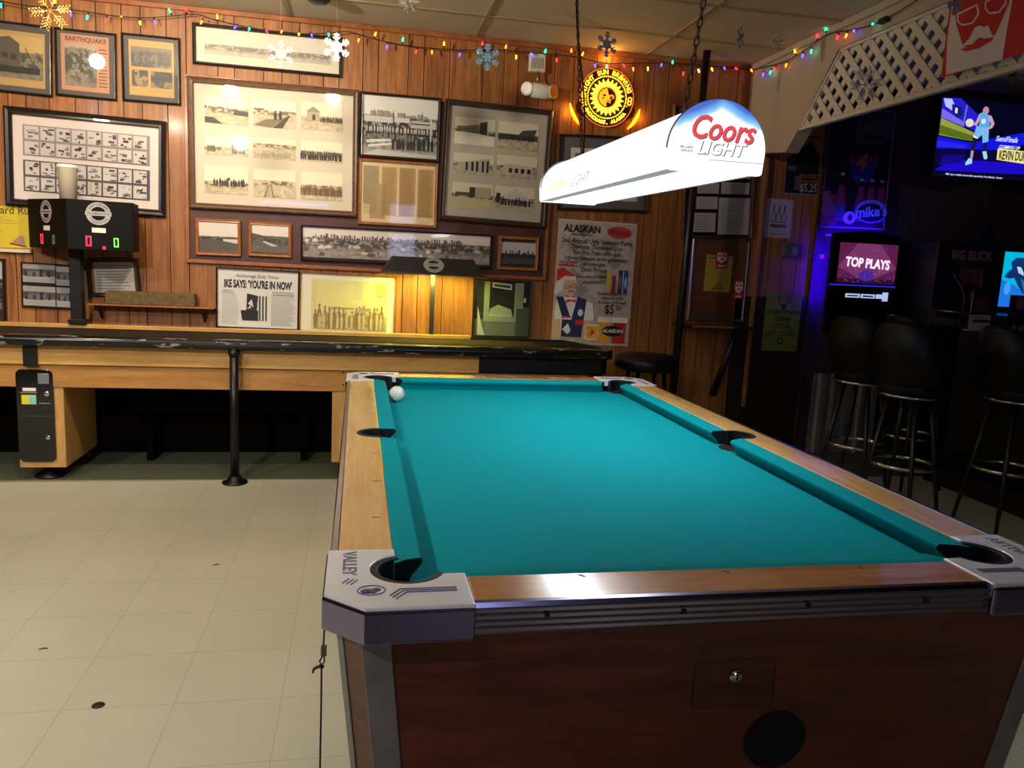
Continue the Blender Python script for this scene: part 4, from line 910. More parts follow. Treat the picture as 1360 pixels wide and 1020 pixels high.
for sg in (-1, 1):
    mb.tube([(sg*(0.245*math.cos(math.radians(a))), yo+0.018, 0.245*math.sin(math.radians(a))) for a in range(-48, -6, 6)], [0.004, 0.008, 0.011, 0.012, 0.011, 0.008, 0.004], 8)
mb.build('halo_tube', EM('halo', (255, 140, 20), 5.0), t, world=False)
mb = MB(); mb.tube([(0, yo+0.018, 0.17), (0.0, yo+0.018, 0.24)], 0.008, 8); mb.box(-0.06, 0.06, -0.03, -0.002, 0.19, 0.215); mb.build('bracket', M_['fwood'], t, world=False)
pl = point('brewery_sign_glow', (C0.x, D-0.03, C0.z+0.25), 1.6, (1.0, 0.42, 0.06), 0.05)
pl2 = point('brewery_sign_glow', (C0.x-0.24, D-0.04, C0.z-0.1), 0.45, (1.0, 0.45, 0.06), 0.03)
pl3 = point('brewery_sign_glow', (C0.x+0.24, D-0.04, C0.z-0.1), 0.45, (1.0, 0.45, 0.06), 0.03)

# ------------------------------------------------------------------ string lights
wire_w = [(-30, -1), (1, 2), (40, 8), (88, 12), (129, 17.6), (161, 22), (190, 23.6), (215.7, 22.5), (260, 18.6), (275, 23.5), (314.5, 33), (357.6, 40.8), (397, 44.7), (436, 44), (461.6, 42), (483, 48), (518.8, 56.9), (558, 62.7), (597, 65.7), (634, 67), (665.9, 66.7), (719, 71), (758.4, 74.5), (789.8, 81.4), (817, 84.3), (876, 83.3), (895.7, 84), (930, 87), (965, 89), (997, 92)]
wire_h = [(1042, 81.8), (1075.9, 61.8), (1100.6, 44.8), (1137.7, 38.6), (1173.8, 26.3), (1218, 0), (1262, -32)]
YW = D-0.065; XW = XH-0.02
pw = [hit(x, y, 1, YW) for x, y in wire_w]
pw += [Vector((XW-0.01, D-0.03, hit(1003, 93, 1, D-0.05).z))]
pw += [hit(x, y, 0, XW) for x, y in wire_h]
t = thing('string_lights', 'string of small multicoloured lights along the top of the wall and header', 'string lights', (0, YW, 2.5))
mb = MB()
def catmull(P_, k=4):
    out = []
    for i in range(len(P_)-1):
        p0, p1, p2, p3 = P_[max(i-1, 0)], P_[i], P_[i+1], P_[min(i+2, len(P_)-1)]
        for j in range(k):
            u = j/k; out.append(0.5*((2*p1)+(p2-p0)*u+(2*p0-5*p1+4*p2-p3)*u*u+(3*p1-p0-3*p2+p3)*u**3))
    return out+[P_[-1]]
mb.tube(catmull(pw), 0.0028, 6)
e = hit(1173.8, 26.9, 0, XW); mb.box(e.x-0.012, e.x+0.012, e.y-0.03, e.y+0.03, e.z-0.012, e.z+0.012)
mb.build('wire', P('green_wire', (14, 20, 14), 0.5), t)
BC = {'r': (255, 30, 50), 'g': (20, 255, 170), 'b': (60, 50, 255), 'o': (255, 110, 20), 'y': (255, 190, 30), 'w': (255, 220, 150)}
BM = {k: EM('bulb_'+n, BC[k], 7.0 if k != 'b' else 10.0) for k, n in (('r', 'red'), ('g', 'green'), ('b', 'blue'), ('o', 'orange'), ('y', 'yellow'), ('w', 'warm'))}
bl_w = [(1,7,'g'),(73,2,'y'),(94,19,'b'),(116,22.5,'g'),(141,26,'r'),(161,22,'o'),(186,30,'y'),(206,29,'b'),(225.5,14.7,'g'),(246.7,13.3,'r'),(267.5,29.4,'o'),(288.6,22.5,'y'),(312.4,36,'b'),(331,38.4,'g'),(354.3,41.6,'r'),(374,42,'o'),(397,45.5,'y'),(414,47,'b'),(436.5,46,'g'),(476.3,53.3,'o'),(498.4,45.5,'y'),(514,61.8,'b'),(535,53,'g'),(552.7,68,'r'),(573.7,69,'o'),(589.8,58.4,'y'),(610.6,72.5,'b'),(634.5,68.2,'g'),(640.8,58.2,'r'),(671.8,62.4,'o'),(685.5,75.5,'y'),(706.3,71.6,'b'),(724.3,68.2,'g'),(739.2,79.4,'r'),(758.8,67.6,'o'),(773.7,72,'y'),(790.4,87.3,'b'),(806,88.2,'g'),(828.6,86.7,'r'),(841,91.6,'o'),(860.4,91.2,'y'),(878.4,86.3,'b'),(893.3,82.7,'g'),(907.5,97.6,'r'),(928,93.7,'w'),(945.6,92,'y'),(962.2,90.5,'b'),(977.7,91,'r'),(998,93.6,'o')]
bl_h = [(1013.5,98.8,'b'),(1023.4,95.7,'g'),(1028.6,91,'r'),(1044,86.5,'o'),(1066,74,'b'),(1055.8,68.6,'y'),(1077.4,68,'g'),(1085,48.5,'r'),(1096.6,38.6,'g'),(1112.3,49.4,'r'),(1123.8,47.3,'o'),(1134,41,'b'),(1159.3,31.8,'g')]
wp = catmull(pw, 10)
bulb_mesh = {}
def bulb(p, k):
    q = min(wp, key=lambda w_: (w_-p).length)
    d = (p-q); d = d.normalized() if d.length > 0.004 else Vector((0, -0.3, -1)).normalized()
    if k not in bulb_mesh:
        mb = MB(); mb.lathe([(0.0, -0.016), (0.005, -0.014), (0.0062, -0.006), (0.0062, 0.004), (0.004, 0.012), (0.0, 0.020)], (0,0,0), 10)
        mb.lathe([(0.0058, -0.026), (0.0064, -0.012)], (0,0,0), 10, m=1)
        o = mb.build('light_bulb', [BM[k], 'black'], t, world=False); bulb_mesh[k] = o
    else:
        o = bulb_mesh[k].copy(); COL.objects.link(o)
    o.parent = t; o.location = p-Vector(t.location); o.rotation_euler = d.to_track_quat('Z', 'Y').to_euler(); o.scale = (0.85,)*3
for x, y, k in bl_w: bulb(hit(x, y, 1, YW-0.005), k)
for x, y, k in bl_h: bulb(hit(x, y, 0, XW-0.005), k)

# ------------------------------------------------------------------ snowflakes and ceiling fitting
def snowflake(label, px, py, rp, y, mat, style='card', yaw=0.0, name='snowflake_decoration'):
    p = hit(px, py, 1, y); r = rp/F_PX*(p-Vector((0, 0, CAM_Z))).dot(FWD)
    t = thing(name, label, 'snowflake decoration', p, (0, 0, yaw), 'snowflakes hanging from the ceiling')
    mb = MB()
    if style == 'card':
        mb.prismy([(0.42*r*math.cos(2*PI*i/12+PI/12)*(1.0 if i % 2 else 0.9), 0.42*r*math.sin(2*PI*i/12+PI/12)*(1.0 if i % 2 else 0.9)) for i in range(12)], -0.002, 0.002)
        for k in range(6):
            a = PI/6+PI/3*k; c, s_ = math.cos(a), math.sin(a)
            def q(u, v): return (u*c-v*s_, u*s_+v*c)
            mb.prismy([q(0.3*r, -0.085*r), q(r, -0.085*r), q(r, 0.085*r), q(0.3*r, 0.085*r)], -0.002, 0.002)
            for d in (0.52, 0.76):
                for sg in (-1, 1):
                    L_ = 0.30*r if d < 0.6 else 0.24*r
                    e = (d*r+L_*0.72, sg*L_*0.72)
                    w_ = 0.06*r
                    mb.prismy([q(d*r-w_, 0), q(d*r+w_, 0), q(e[0]+w_*0.6, e[1]), q(e[0]-w_, e[1]+sg*w_)], -0.0021, 0.0021)
        mb.build('flake', mat, t, world=False)
    else:
        rr = random.Random(int(px))
        for k in range(6 if style == 'burst' else 6):
            a = PI/3*k+0.2; mb.cyl((0, 0, 0), (r*math.cos(a), 0, r*math.sin(a)), 0.0022, n=5)
            for d in (0.4, 0.6, 0.8, 1.0):
                for sg in (-1, 0, 1):
                    b_ = a+sg*0.8; L_ = 0.28*r
                    x0, z0 = d*r*math.cos(a), d*r*math.sin(a)
                    x1, z1 = x0+L_*math.cos(b_), z0+L_*math.sin(b_)
                    if sg: mb.cyl((x0, 0, z0), (x1, 0, z1), 0.0017, n=5)
                    mb.lathe([(0.0, -0.005), (0.005, 0), (0.0, 0.005)], (x1 if sg else x0, 0.004*sg, z1 if sg else z0), 6)
        mb.build('flake', mat, t, world=False)
    mb = MB(); mb.cyl((0, 0, r*0.9), (0, 0, CEIL-p.z), 0.0005, n=4); mb.build('thread', P('thread', (150, 140, 126), 0.6), t, world=False)
    return t
wht = P('flake_white', (236, 234, 236), 0.4); gold = P('flake_gold', (226, 180, 96), 0.25, metal=0.85); silv = P('flake_silver', (214, 206, 190), 0.25, metal=0.8)
snowflake('large gold glitter snowflake hanging at the top left corner', 67, 14, 21, 3.9, gold, 'burst')
snowflake('white card snowflake in front of the long faded panorama', 373, 72, 18, 4.1, P('flake_pearl', (150, 144, 150), 0.5), 'card', 0.1)
snowflake('brightest white card snowflake at the right end of the long faded panorama', 447, 63, 18, 4.2, wht, 'card', -0.1)
snowflake('light blue card snowflake among the string lights left of the emergency light', 647.5, 76, 17, 4.3, P('flake_blue', (130, 176, 214), 0.5), 'card')
snowflake('dark grey blue snowflake above the glowing brewery sign', 806, 59, 16, 4.2, P('flake_slate', (120, 132, 150), 0.6), 'card', 0.25)
snowflake('narrow edge on grey snowflake against the ceiling near the header', 983, 50, 14, 4.1, P('flake_grey', (130, 124, 146), 0.6), 'card', 0.75)
snowflake('tiny silver glitter snowflake where the ceiling meets the header', 1032, 55, 7, 4.2, silv, 'glit')
snowflake('silver glitter snowflake cut by the top picture edge', 544, 2, 11, 4.0, silv, 'glit')
snowflake('white snowflake hanging close in front of the lattice panel', 1150, 112, 19, 2.9, P('flake_frost', (190, 184, 196), 0.5), 'glit')
snowflake('pale glitter snowflake at the very top right of the lattice', 1268, 3, 16, 2.6, P('flake_ice', (150, 146, 160), 0.5), 'card', 0.3)
snowflake('white card snowflake under the lattice, above the television', 1345, 98, 12, 3.3, P('flake_dim', (130, 126, 140), 0.5), 'card', 0.4)
p = hit(422.5, 1, 2, CEIL-0.04)
t = thing('ceiling_speaker', 'black round fitting on the ceiling cut by the top picture edge', 'ceiling fitting', (p.x, p.y, CEIL))
mb = MB(); mb.lathe([(0.0, -0.055), (0.045, -0.052), (0.066, -0.036), (0.07, -0.012), (0.074, 0)], (p.x, p.y, CEIL), 28); mb.build('dome', 'black', t)
mb = MB(); mb.lathe([(0.074, -0.006), (0.09, -0.004), (0.09, 0)], (p.x, p.y, CEIL), 28); mb.build('flange', 'black', t)

# ------------------------------------------------------------------ pool table
XC, XL, XR = 0.597, 0.064, 1.129           # centre, inner edges of the wooden rails
YN_, YF = 1.133, 3.163
WL, WR, WN, WF = -0.026, 1.219, 1.043, 3.253
ZT_, ZBED, ZB_ = 0.81, 0.766, 0.765
ox0, ox1, oy0, oy1 = -0.039, 1.232, 1.029, 3.267
pt_ = thing('pool_table', 'coin operated pool table with teal cloth, maple rails and metal corners', 'pool table', (XC, 2.148, 0))
SY = 2.135
def arc(cx, cy, r, a0, a1, n):
    return [(cx+r*math.cos(math.radians(a0+(a1-a0)*i/(n-1))), cy+r*math.sin(math.radians(a0+(a1-a0)*i/(n-1)))) for i in range(n)]
# side rails with pocket notch
def side_rail(sg):
    xi = XL if sg < 0 else XR; xo = WL if sg < 0 else WR
    c = (xi+sg*0.006, SY); r = 0.055
    a = arc(c[0], c[1], r, 90, 270, 15) if sg < 0 else arc(c[0], c[1], r, 90, -90, 15)
    poly = [(xo, 1.245), (xo, 3.051), (xi, 3.051), (xi, c[1]+r)]+a+[(xi, c[1]-r), (xi, 1.245)]
    mb = MB(); mb.prism(poly, ZB_, ZT_); return mb.build('side_rail', 'rail', pt_, bevel=0.003, seg=2)
def mirror(poly, mx, my):
    out = [((2*XC-x) if mx else x, (2*2.148-y) if my else y) for x, y in poly]
    return out
side_rail(-1); side_rail(1)
mb = MB(); mb.box(0.171, 1.023, WN, YN_, ZB_, ZT_); mb.build('end_rail', 'railx', pt_, bevel=0.003)
mb = MB(); mb.box(0.171, 1.023, YF, WF, ZB_, ZT_); mb.build('end_rail', 'railx', pt_, bevel=0.003)
# corner castings
cc = (0.083, 1.164); cr = 0.058
ca = arc(cc[0], cc[1], cr, -22, -250, 22)
cast = [(0.171, 1.141), (0.140, 1.141)]+ca+[(0.066, 1.222), (0.066, 1.249), (ox0-0.002, 1.249), (ox0-0.002, 1.079), (0.017, oy0-0.004), (0.171, oy0-0.004)]
for mx, my, nm in ((0, 0, 'near left'), (1, 0, 'near right'), (0, 1, 'far left'), (1, 1, 'far right')):
    mb = MB(); mb.prism(mirror(cast, mx, my), 0.788, ZT_+0.003, 0)
    o = mb.build('corner_casting', ['cast'], pt_, bevel=0.009, seg=4, angle=60)
    bv = o.modifiers['bevel']; bv.limit_method = 'ANGLE'
    # polished outer skirt
    sk = [(ox0-0.0045, 1.2495), (ox0-0.0045, 1.0775), (0.016, oy0-0.0065), (0.1715, oy0-0.0065), (0.1705, oy0+0.004), (0.021, oy0+0.004), (ox0+0.006, 1.083), (ox0+0.006, 1.2485)]
    mb = MB(); mb.prism(mirror(sk, mx, my), ZB_-0.007, ZT_-0.001, 0); mb.build('polished_edge', 'castedge', o, bevel=0.005, seg=4, angle=60)
    # engraved marks
    z = ZT_+0.0034
    def onpt(x, y): return mirror([(x, y)], mx, my)[0]
    mb = MB()
    def bar(p, q, w_):
        p = Vector(onpt(*p)); q = Vector(onpt(*q)); d = (q-p).normalized(); nn = Vector((-d.y, d.x))*w_
        mb.prism([tuple(p-nn), tuple(q-nn), tuple(q+nn), tuple(p+nn)], z-0.0005, z+0.0005)
    for k in range(3):
        bar((0.060-0.004*k, 1.052+0.006*k), (0.076-0.004*k, 1.074+0.006*k), 0.0009)
        bar((0.076-0.004*k, 1.074+0.006*k), (0.150, 1.074+0.006*k), 0.0009)
    for k in range(3): bar((-0.016+0.006*k, 1.112-0.003*k), (-0.006+0.006*k, 1.128-0.003*k), 0.0009)
    mb.tube([(onpt(0.026+0.020*math.cos(2*PI*i/28), 1.084+0.0165*math.sin(2*PI*i/28))[0], onpt(0.026+0.020*math.cos(2*PI*i/28), 1.084+0.0165*math.sin(2*PI*i/28))[1], z) for i in range(28)], 0.0009, 5, closed=True)
    for (a, b_, r1) in ((0.020, 1.082, 0.010), (0.033, 1.086, 0.007), (0.028, 1.078, 0.006)):
        c_ = onpt(a, b_); mb.lathe([(r1, -0.0002), (r1*0.8, 0.0006), (0, 0.0008)], (c_[0], c_[1], z), 12)
    mb.build('engraving', P('engrave_blue', (96, 92, 142), 0.4, metal=0.7), o)
    # raised maker's lettering along the side
    q = onpt(-0.006, 1.186) if not mx else onpt(-0.006, 1.186)
    tx = text('VALLEY', 0.030, 'engrave', pt_, q[0]-XC, 0, q[1]-2.148, 'lettering', bold=0.0005, flat=True, sx=0.95, ang=(-PI/2 if not mx else PI/2))
    tx.data.transform(Matrix.Translation((0, 0, 0)))
    for v in tx.data.vertices: pass
    me = tx.data
    cxm = sum((v.co.x for v in me.vertices))/len(me.vertices); cym = sum((v.co.y for v in me.vertices))/len(me.vertices); czm = sum((v.co.z for v in me.vertices))/len(me.vertices)
    me.transform(Matrix.Translation((q[0]-XC-cxm, q[1]-2.148-cym, z-czm)))
    tx.parent = o
    # pocket liner and well
    c_ = onpt(*cc)
    def liner(c_, a0, a1, r, nm, par):
        mb = MB(); n = 24
        pts_o = arc(c_[0], c_[1], r+0.001, a0, a1, n); pts_i = arc(c_[0], c_[1], r-0.012, a0, a1, n)
        mb.prism(pts_o+list(reversed(pts_i)), ZBED-0.004, ZT_+0.0015)
        return mb.build(nm, 'rubber', par, bevel=0.003)
    aa = {(0, 0): (-14, -258), (1, 0): (194, 438), (0, 1): (14, 258), (1, 1): (-194, -438)}[(mx, my)]
    liner(c_, aa[0], aa[1], cr, 'pocket_liner', pt_)
    mb = MB(); mb.lathe([(cr-0.003, ZBED+0.0005), (cr-0.003, 0.66), (0, 0.655)], (c_[0], c_[1], 0), 28); mb.build('pocket_well', 'well', pt_)
for sg in (-1, 1):
    xi = XL if sg < 0 else XR; c_ = (xi+sg*0.006, SY)
    a0, a1 = (78, 282) if sg < 0 else (102, -102)
    mb = MB(); mb.prism(arc(c_[0], c_[1], 0.0555, a0, a1, 20)+list(reversed(arc(c_[0], c_[1], 0.044, a0, a1, 20))), ZBED-0.004, ZT_+0.0015); mb.build('pocket_liner', 'rubber', pt_, bevel=0.003)
    mb = MB(); mb.lathe([(0.052, ZBED+0.0005), (0.052, 0.66), (0, 0.655)], (c_[0], c_[1], 0), 28); mb.build('pocket_well', 'well', pt_)
# bed with pocket cut outs
def circ_cut_outline():
    o = []
    # start near left corner going round counter clockwise along the outer rectangle
    r = cr-0.003
    corners = [(cc, (0, 0)), (mirror([cc], 1, 0)[0], (1, 0)), (mirror([cc], 1, 1)[0], (1, 1)), (mirror([cc], 0, 1)[0], (0, 1))]
    o += arc(cc[0], cc[1], r, 115, -25, 14)
    c2 = corners[1][0]; o += arc(c2[0], c2[1], r, 205, 65, 14)
    o += arc(XR+0.006, SY, 0.052, 262, 98, 12)
    c3 = corners[2][0]; o += arc(c3[0], c3[1], r, 295, 155, 14)
    c4 = corners[3][0]; o += arc(c4[0], c4[1], r, 25, -115, 14)
    o += arc(XL-0.006, SY, 0.052, 82, -82, 12)
    return o
mb = MB(); mb.prism(circ_cut_outline(), ZBED-0.02, ZBED); mb.build('bed', 'cloth', pt_)
# cushions
def cushion(p_wood0, p_wood1, p_nose0, p_nose1, inward):
    """points in plan along the rail, wood side and nose side ends; inward = unit vector toward the field"""
    prof = [(0.0, 0.8085), (0.30, 0.8095), (0.90, 0.8065), (1.0, 0.801), (0.98, 0.795), (0.62, 0.779), (0.50, ZBED+0.0005), (0.0, ZBED+0.0005)]
    vs = []
    for (w0, n0) in ((p_wood0, p_nose0), (p_wood1, p_nose1)):
        for t_, z in prof: vs.append((w0[0]+(n0[0]-w0[0])*t_, w0[1]+(n0[1]-w0[1])*t_, z))
    n = len(prof); mb = MB()
    for i in range(n): mb.add([vs[i], vs[(i+1) % n], vs[n+(i+1) % n], vs[n+i]], [(0, 1, 2, 3)], 0)
    mb.add(vs[:n], [tuple(range(n))], 1); mb.add(vs[n:], [tuple(range(n))], 1)
    bm_ = mb.build('cushion', ['cloth', 'rubber'], pt_)
    return bm_
cw = 0.048
cushion((XL, 1.196), (XL, SY-0.052), (XL+cw, 1.226), (XL+cw, SY-0.064), 1)
cushion((XL, SY+0.052), (XL, 3.100), (XL+cw, SY+0.064), (XL+cw, 3.070), 1)
cushion((XR, 1.196), (XR, SY-0.052), (XR-cw, 1.226), (XR-cw, SY-0.064), 1)
cushion((XR, SY+0.052), (XR, 3.100), (XR-cw, SY+0.064), (XR-cw, 3.070), 1)
cushion((0.150, YN_), (1.044, YN_), (0.180, YN_+cw), (1.014, YN_+cw), 1)
cushion((0.150, YF), (1.044, YF), (0.180, YF-cw), (1.014, YF-cw), 1)
# ribbed metal edge band on the four sides
def band(x0, y0, x1, y1, nx, ny):
    mb = MB()
    prof = [(0, ZB_-0.002), (0.010, ZB_-0.002)]
    z = ZB_
    for k in range(4):
        prof += [(0.0122, z+0.002), (0.0122, z+0.007), (0.0112, z+0.0085)]; z += 0.0098
    prof += [(0.0115, z), (0.009, ZT_+0.001), (0.0, ZT_+0.0015)]
    n = len(prof)
    for (a, b_) in zip(prof, prof[1:]+prof[:1]):
        mb.add([(x0+nx*a[0], y0+ny*a[0], a[1]), (x1+nx*a[0], y1+ny*a[0], a[1]), (x1+nx*b_[0], y1+ny*b_[0], b_[1]), (x0+nx*b_[0], y0+ny*b_[0], b_[1])], [(0, 1, 2, 3)])
    return mb.build('edge_band', P('band_metal', (140, 134, 156), 0.2, metal=1.0), pt_)  # dim room reflection put into the violet-dark base colour
b1 = band(0.171, WN, 1.023, WN, 0, -1); band(0.171, WF, 1.023, WF, 0, 1); band(WL, 1.249, WL, 3.047, -1, 0); band(WR, 1.249, WR, 3.047, 1, 0)
for px, py in ((726.7, 816), (908.7, 812), (1073.8, 803.5), (1230.6, 797.7)):
    p = hit(px, py, 1, WN-0.013); mb = MB(); mb.lathe([(0.0045, 0), (0.004, 0.002), (0, 0.0028)], (p.x, p.y, p.z), 10, T=Matrix.Rotation(PI/2, 4, 'X')); mb.build('screw', P('screw_dark', (50, 44, 50), 0.35, metal=0.8), pt_)
# sights on the rails
sm_ = P('sight_dark', (36, 24, 18), 0.5)
for px, py, ax_ in ((771, 765, 1), (963.6, 760, 1), (1143, 755, 1), (500, 687, 0), (500, 639, 0), (497, 602, 0), (493.5, 550, 0), (493, 531, 0), (491, 516, 0), (880, 523, 0), (916, 541, 0), (939, 554, 0), (1040, 605, 0), (1110, 637, 0), (1198, 678, 0), (560, 502, 1), (640, 503.5, 1), (740, 505.5, 1)):
    p = hit(px, py, 2, ZT_); mb = MB(); l_, s_ = 0.010, 0.0018
    if ax_ == 1: mb.prism([(p.x-s_-0.002, p.y+0.005), (p.x+0.004, p.y-0.004), (p.x+0.008, p.y-0.002), (p.x+0.002, p.y+0.007)], ZT_-0.001, ZT_+0.0003)
    else: mb.box(p.x-l_*0.8, p.x+l_*0.8, p.y-s_, p.y+s_, ZT_-0.001, ZT_+0.0003)
    mb.build('sight', sm_, pt_)
# cabinet body, tapered, with chamfered corners
bx0, bx1, by0, by1 = -0.022, 1.216, 1.045, 3.251
zb = 0.22; tp = 0.055
def ring(z, inset):
    i_ = inset; c = 0.040
    return [(bx0+i_, by0+i_+c), (bx0+i_+0.034, by0+i_), (bx1-i_-0.034, by0+i_), (bx1-i_, by0+i_+c), (bx1-i_, by1-i_-c), (bx1-i_-0.034, by1-i_), (bx0+i_+0.034, by1-i_), (bx0+i_, by1-i_-c)]
r0, r1_ = ring(zb, tp), ring(0.769, 0.0)
mb = MB(); vs = [(x, y, zb) for x, y in r0]+[(x, y, 0.762) for x, y in r1_]
mb.add(vs, [tuple(reversed(range(8))), tuple(range(8, 16))]+[(i, (i+1) % 8, 8+(i+1) % 8, 8+i) for i in range(8)])
mb.build('body', 'body', pt_)
# metal strips down both edges of each chamfered corner
def strip(i, j, w0, w1, nm='corner_strip'):
    """strip on face i->j covering w0..w1 metres from corner i"""
    mb = MB()
    a0, b0 = Vector((*r0[i], zb)), Vector((*r0[j], zb)); a1, b1_ = Vector((*r1_[i], 0.769)), Vector((*r1_[j], 0.769))
    d0 = (b0-a0).normalized(); d1 = (b1_-a1).normalized()
    nrm = (b0-a0).cross(a1-a0).normalized()
    ctr = Vector((XC, 2.148, 0.5))
    if nrm.dot(a0-ctr) < 0: nrm = -nrm
    q = [a0+d0*w0, a0+d0*w1, a1+d1*w1, a1+d1*w0]
    vs = [v-nrm*0.002 for v in q]+[v+nrm*0.003 for v in q]
    mb.add(vs, [(0,1,2,3), (4,5,6,7), (0,1,5,4), (1,2,6,5), (2,3,7,6), (3,0,4,7)])
    return mb.build(nm, 'trimstrip', pt_, bevel=0.001)
strip(1, 2, -0.001, 0.040); strip(0, 1, -0.001, 0.012); strip(2, 1, -0.001, 0.040); strip(3, 2, -0.001, 0.012)
strip(5, 6, -0.001, 0.040); strip(4, 5, -0.001, 0.012); strip(6, 5, -0.001, 0.040); strip(7, 6, -0.001, 0.012)
# front face fittings; the face leans in a little
def fy(z): return by0+(0.769-z)/(0.769-zb)*tp
def fpt(px, py):
    z = 0.66
    for _ in range(6):
        p = hit(px, py, 1, fy(z)); z = p.z
    return p
A = [fpt(924, 879), fpt(1029, 872), fpt(1025, 932), fpt(919, 940)]
mb = MB(); mb.add([tuple(v+Vector((0, -0.0012, 0))) for v in A]+[tuple(v+Vector((0, 0.003, 0))) for v in A], [(0,1,2,3), (0,1,5,4), (1,2,6,5), (2,3,7,6), (3,0,4,7)])
pl_ = mb.build('access_plate', WOOD('plate_laminate', (60, 24, 13), (100, 46, 25), (1.5, 1.5, 10), 4, 0.35, 0.2), pt_)
mb = MB(); mb.add([tuple(A[0]+(A[i]-A[0])*1.0+Vector((0, -0.0006, 0))+((A[i]-sum(A, Vector())/4)*0.035)) for i in range(4)], [(0, 1, 2, 3)]); mb.build('plate_gap', 'black', pl_)
p = fpt(976, 896); mb = MB(); mb.lathe([(0.011, 0), (0.011, 0.005), (0.008, 0.007), (0.0, 0.007)], (p.x, p.y-0.001, p.z), 20, T=Matrix.Rotation(PI/2, 4, 'X')); lk = mb.build('lock', 'chrome', pl_)
mb = MB(); mb.box(p.x-0.0012, p.x+0.0012, p.y-0.0092, p.y-0.0078, p.z-0.005, p.z+0.005); mb.build('keyhole', 'black', lk)
p = fpt(1028, 981); RR = 0.0535
mb = MB(); mb.lathe([(0.0, 0.0), (RR-0.004, 0.0), (RR, 0.0015), (RR, -0.012), (0.0, -0.012)], (p.x, p.y-0.0035, p.z), 40, T=Matrix.Rotation(PI/2+0.1, 4, 'X'), sm=False); mb.build('ball_return_hole', 'well', pt_)
for sx in (0, 1):
    for sy in (0, 1):
        x = bx0+0.16 if not sx else bx1-0.16; y = by0+0.18 if not sy else by1-0.18
        mb = MB(); q = 0.06; vs = [(x-q, y-q, zb), (x+q, y-q, zb), (x+q, y+q, zb), (x-q, y+q, zb), (x-q*0.7, y-q*0.7, 0.02), (x+q*0.7, y-q*0.7, 0.02), (x+q*0.7, y+q*0.7, 0.02), (x-q*0.7, y+q*0.7, 0.02)]
        mb.add(vs, [(0,3,2,1), (4,5,6,7), (0,1,5,4), (1,2,6,5), (2,3,7,6), (3,0,4,7)]); lg = mb.build('leg', 'body', pt_)
        mb = MB(); mb.lathe([(0.05, 0), (0.05, 0.012), (0.03, 0.022)], (x, y, 0), 20); mb.build('leveller_foot', 'steel', lg)
# cue ball
p = hit(525, 523, 2, ZBED+0.0286)
mb = MB(); mb.lathe([(0.0286*math.sin(PI*i/20), -0.0286*math.cos(PI*i/20)) for i in range(21)], (0, 0, 0), 36)
o = mb.build('cue_ball', P('ivory_ball', (236, 230, 220), 0.12, coat=0.5)); o.location = (p.x+0.006, p.y, ZBED+0.0290)
tag(o, 'white cue ball near the far left pocket on the teal cloth', 'ball')
# chalk string hanging from the near left corner
t = thing('chalk_cord', 'thin black cord with a small clip hanging from the near left table corner', 'cord', (-0.046, 1.10, 0.80))
def cp(px, py): return hit(px, py, 1, 1.10)
mb = MB(); mb.tube(catmull([Vector((-0.040, 1.10, 0.79)), cp(430.5, 800), cp(431, 830), cp(429.5, 858)], 5), 0.0013, 6); mb.tube(catmull([cp(427, 884), cp(426.5, 940), cp(425, 1020), cp(424, 1120)], 5), 0.0015, 6); mb.build('cord', 'black', t)
mb = MB(); a = cp(430, 864); mb.box(a.x-0.0042, a.x+0.0042, 1.097, 1.103, a.z-0.008, a.z+0.008); mb.build('clip', P('brass_clip', (150, 134, 96), 0.3, metal=0.8), t, bevel=0.001)
mb = MB(); mb.tube([cp(428, 872), cp(424.5, 878), cp(426.5, 883), cp(431, 879), cp(430.5, 871)], 0.0013, 6); mb.build('loop', 'black', t)
mb = MB(); mb.tube([cp(430, 886), cp(426, 884.5), cp(421, 886), cp(416.5, 889), cp(415.5, 894)], [0.0026, 0.003, 0.0024, 0.002, 0.0014], 7); mb.build('knot', 'black', t)

# ------------------------------------------------------------------ lamp over the pool table
LY0, LY1 = 1.72, 3.02
lx = 0.797; lz0 = 1.520; tilt = (1.533-1.520)/1.3
t = thing('pool_table_lamp', 'long glowing white Coors Light billiard lamp hanging over the pool table', 'hanging lamp', (lx, (LY0+LY1)/2, 1.527), (tilt, 0, 0))
LH = (LY1-LY0)/2
def dome(w_, z0, zs, zt, n=20):
    return [(-w_*0.97, z0), (w_*0.97, z0)]+[(w_*math.cos(PI*i/n), zs+(zt-zs)*math.sin(PI*i/n)) for i in range(n+1)]
hw = 0.112
prof = dome(hw, 0.0, 0.045, 0.152)
shade_m = EM('lamp_plastic', (255, 252, 246), 1.25)
mb = MB(); n = len(prof)
vs = [(x, -LH+0.01, z) for x, z in prof]+[(x, LH-0.01, z) for x, z in prof]
mb.add(vs, [(i, (i+1) % n, n+(i+1) % n, n+i) for i in range(1, n)], 0, True)
mb.build('shade', shade_m, t, world=False)
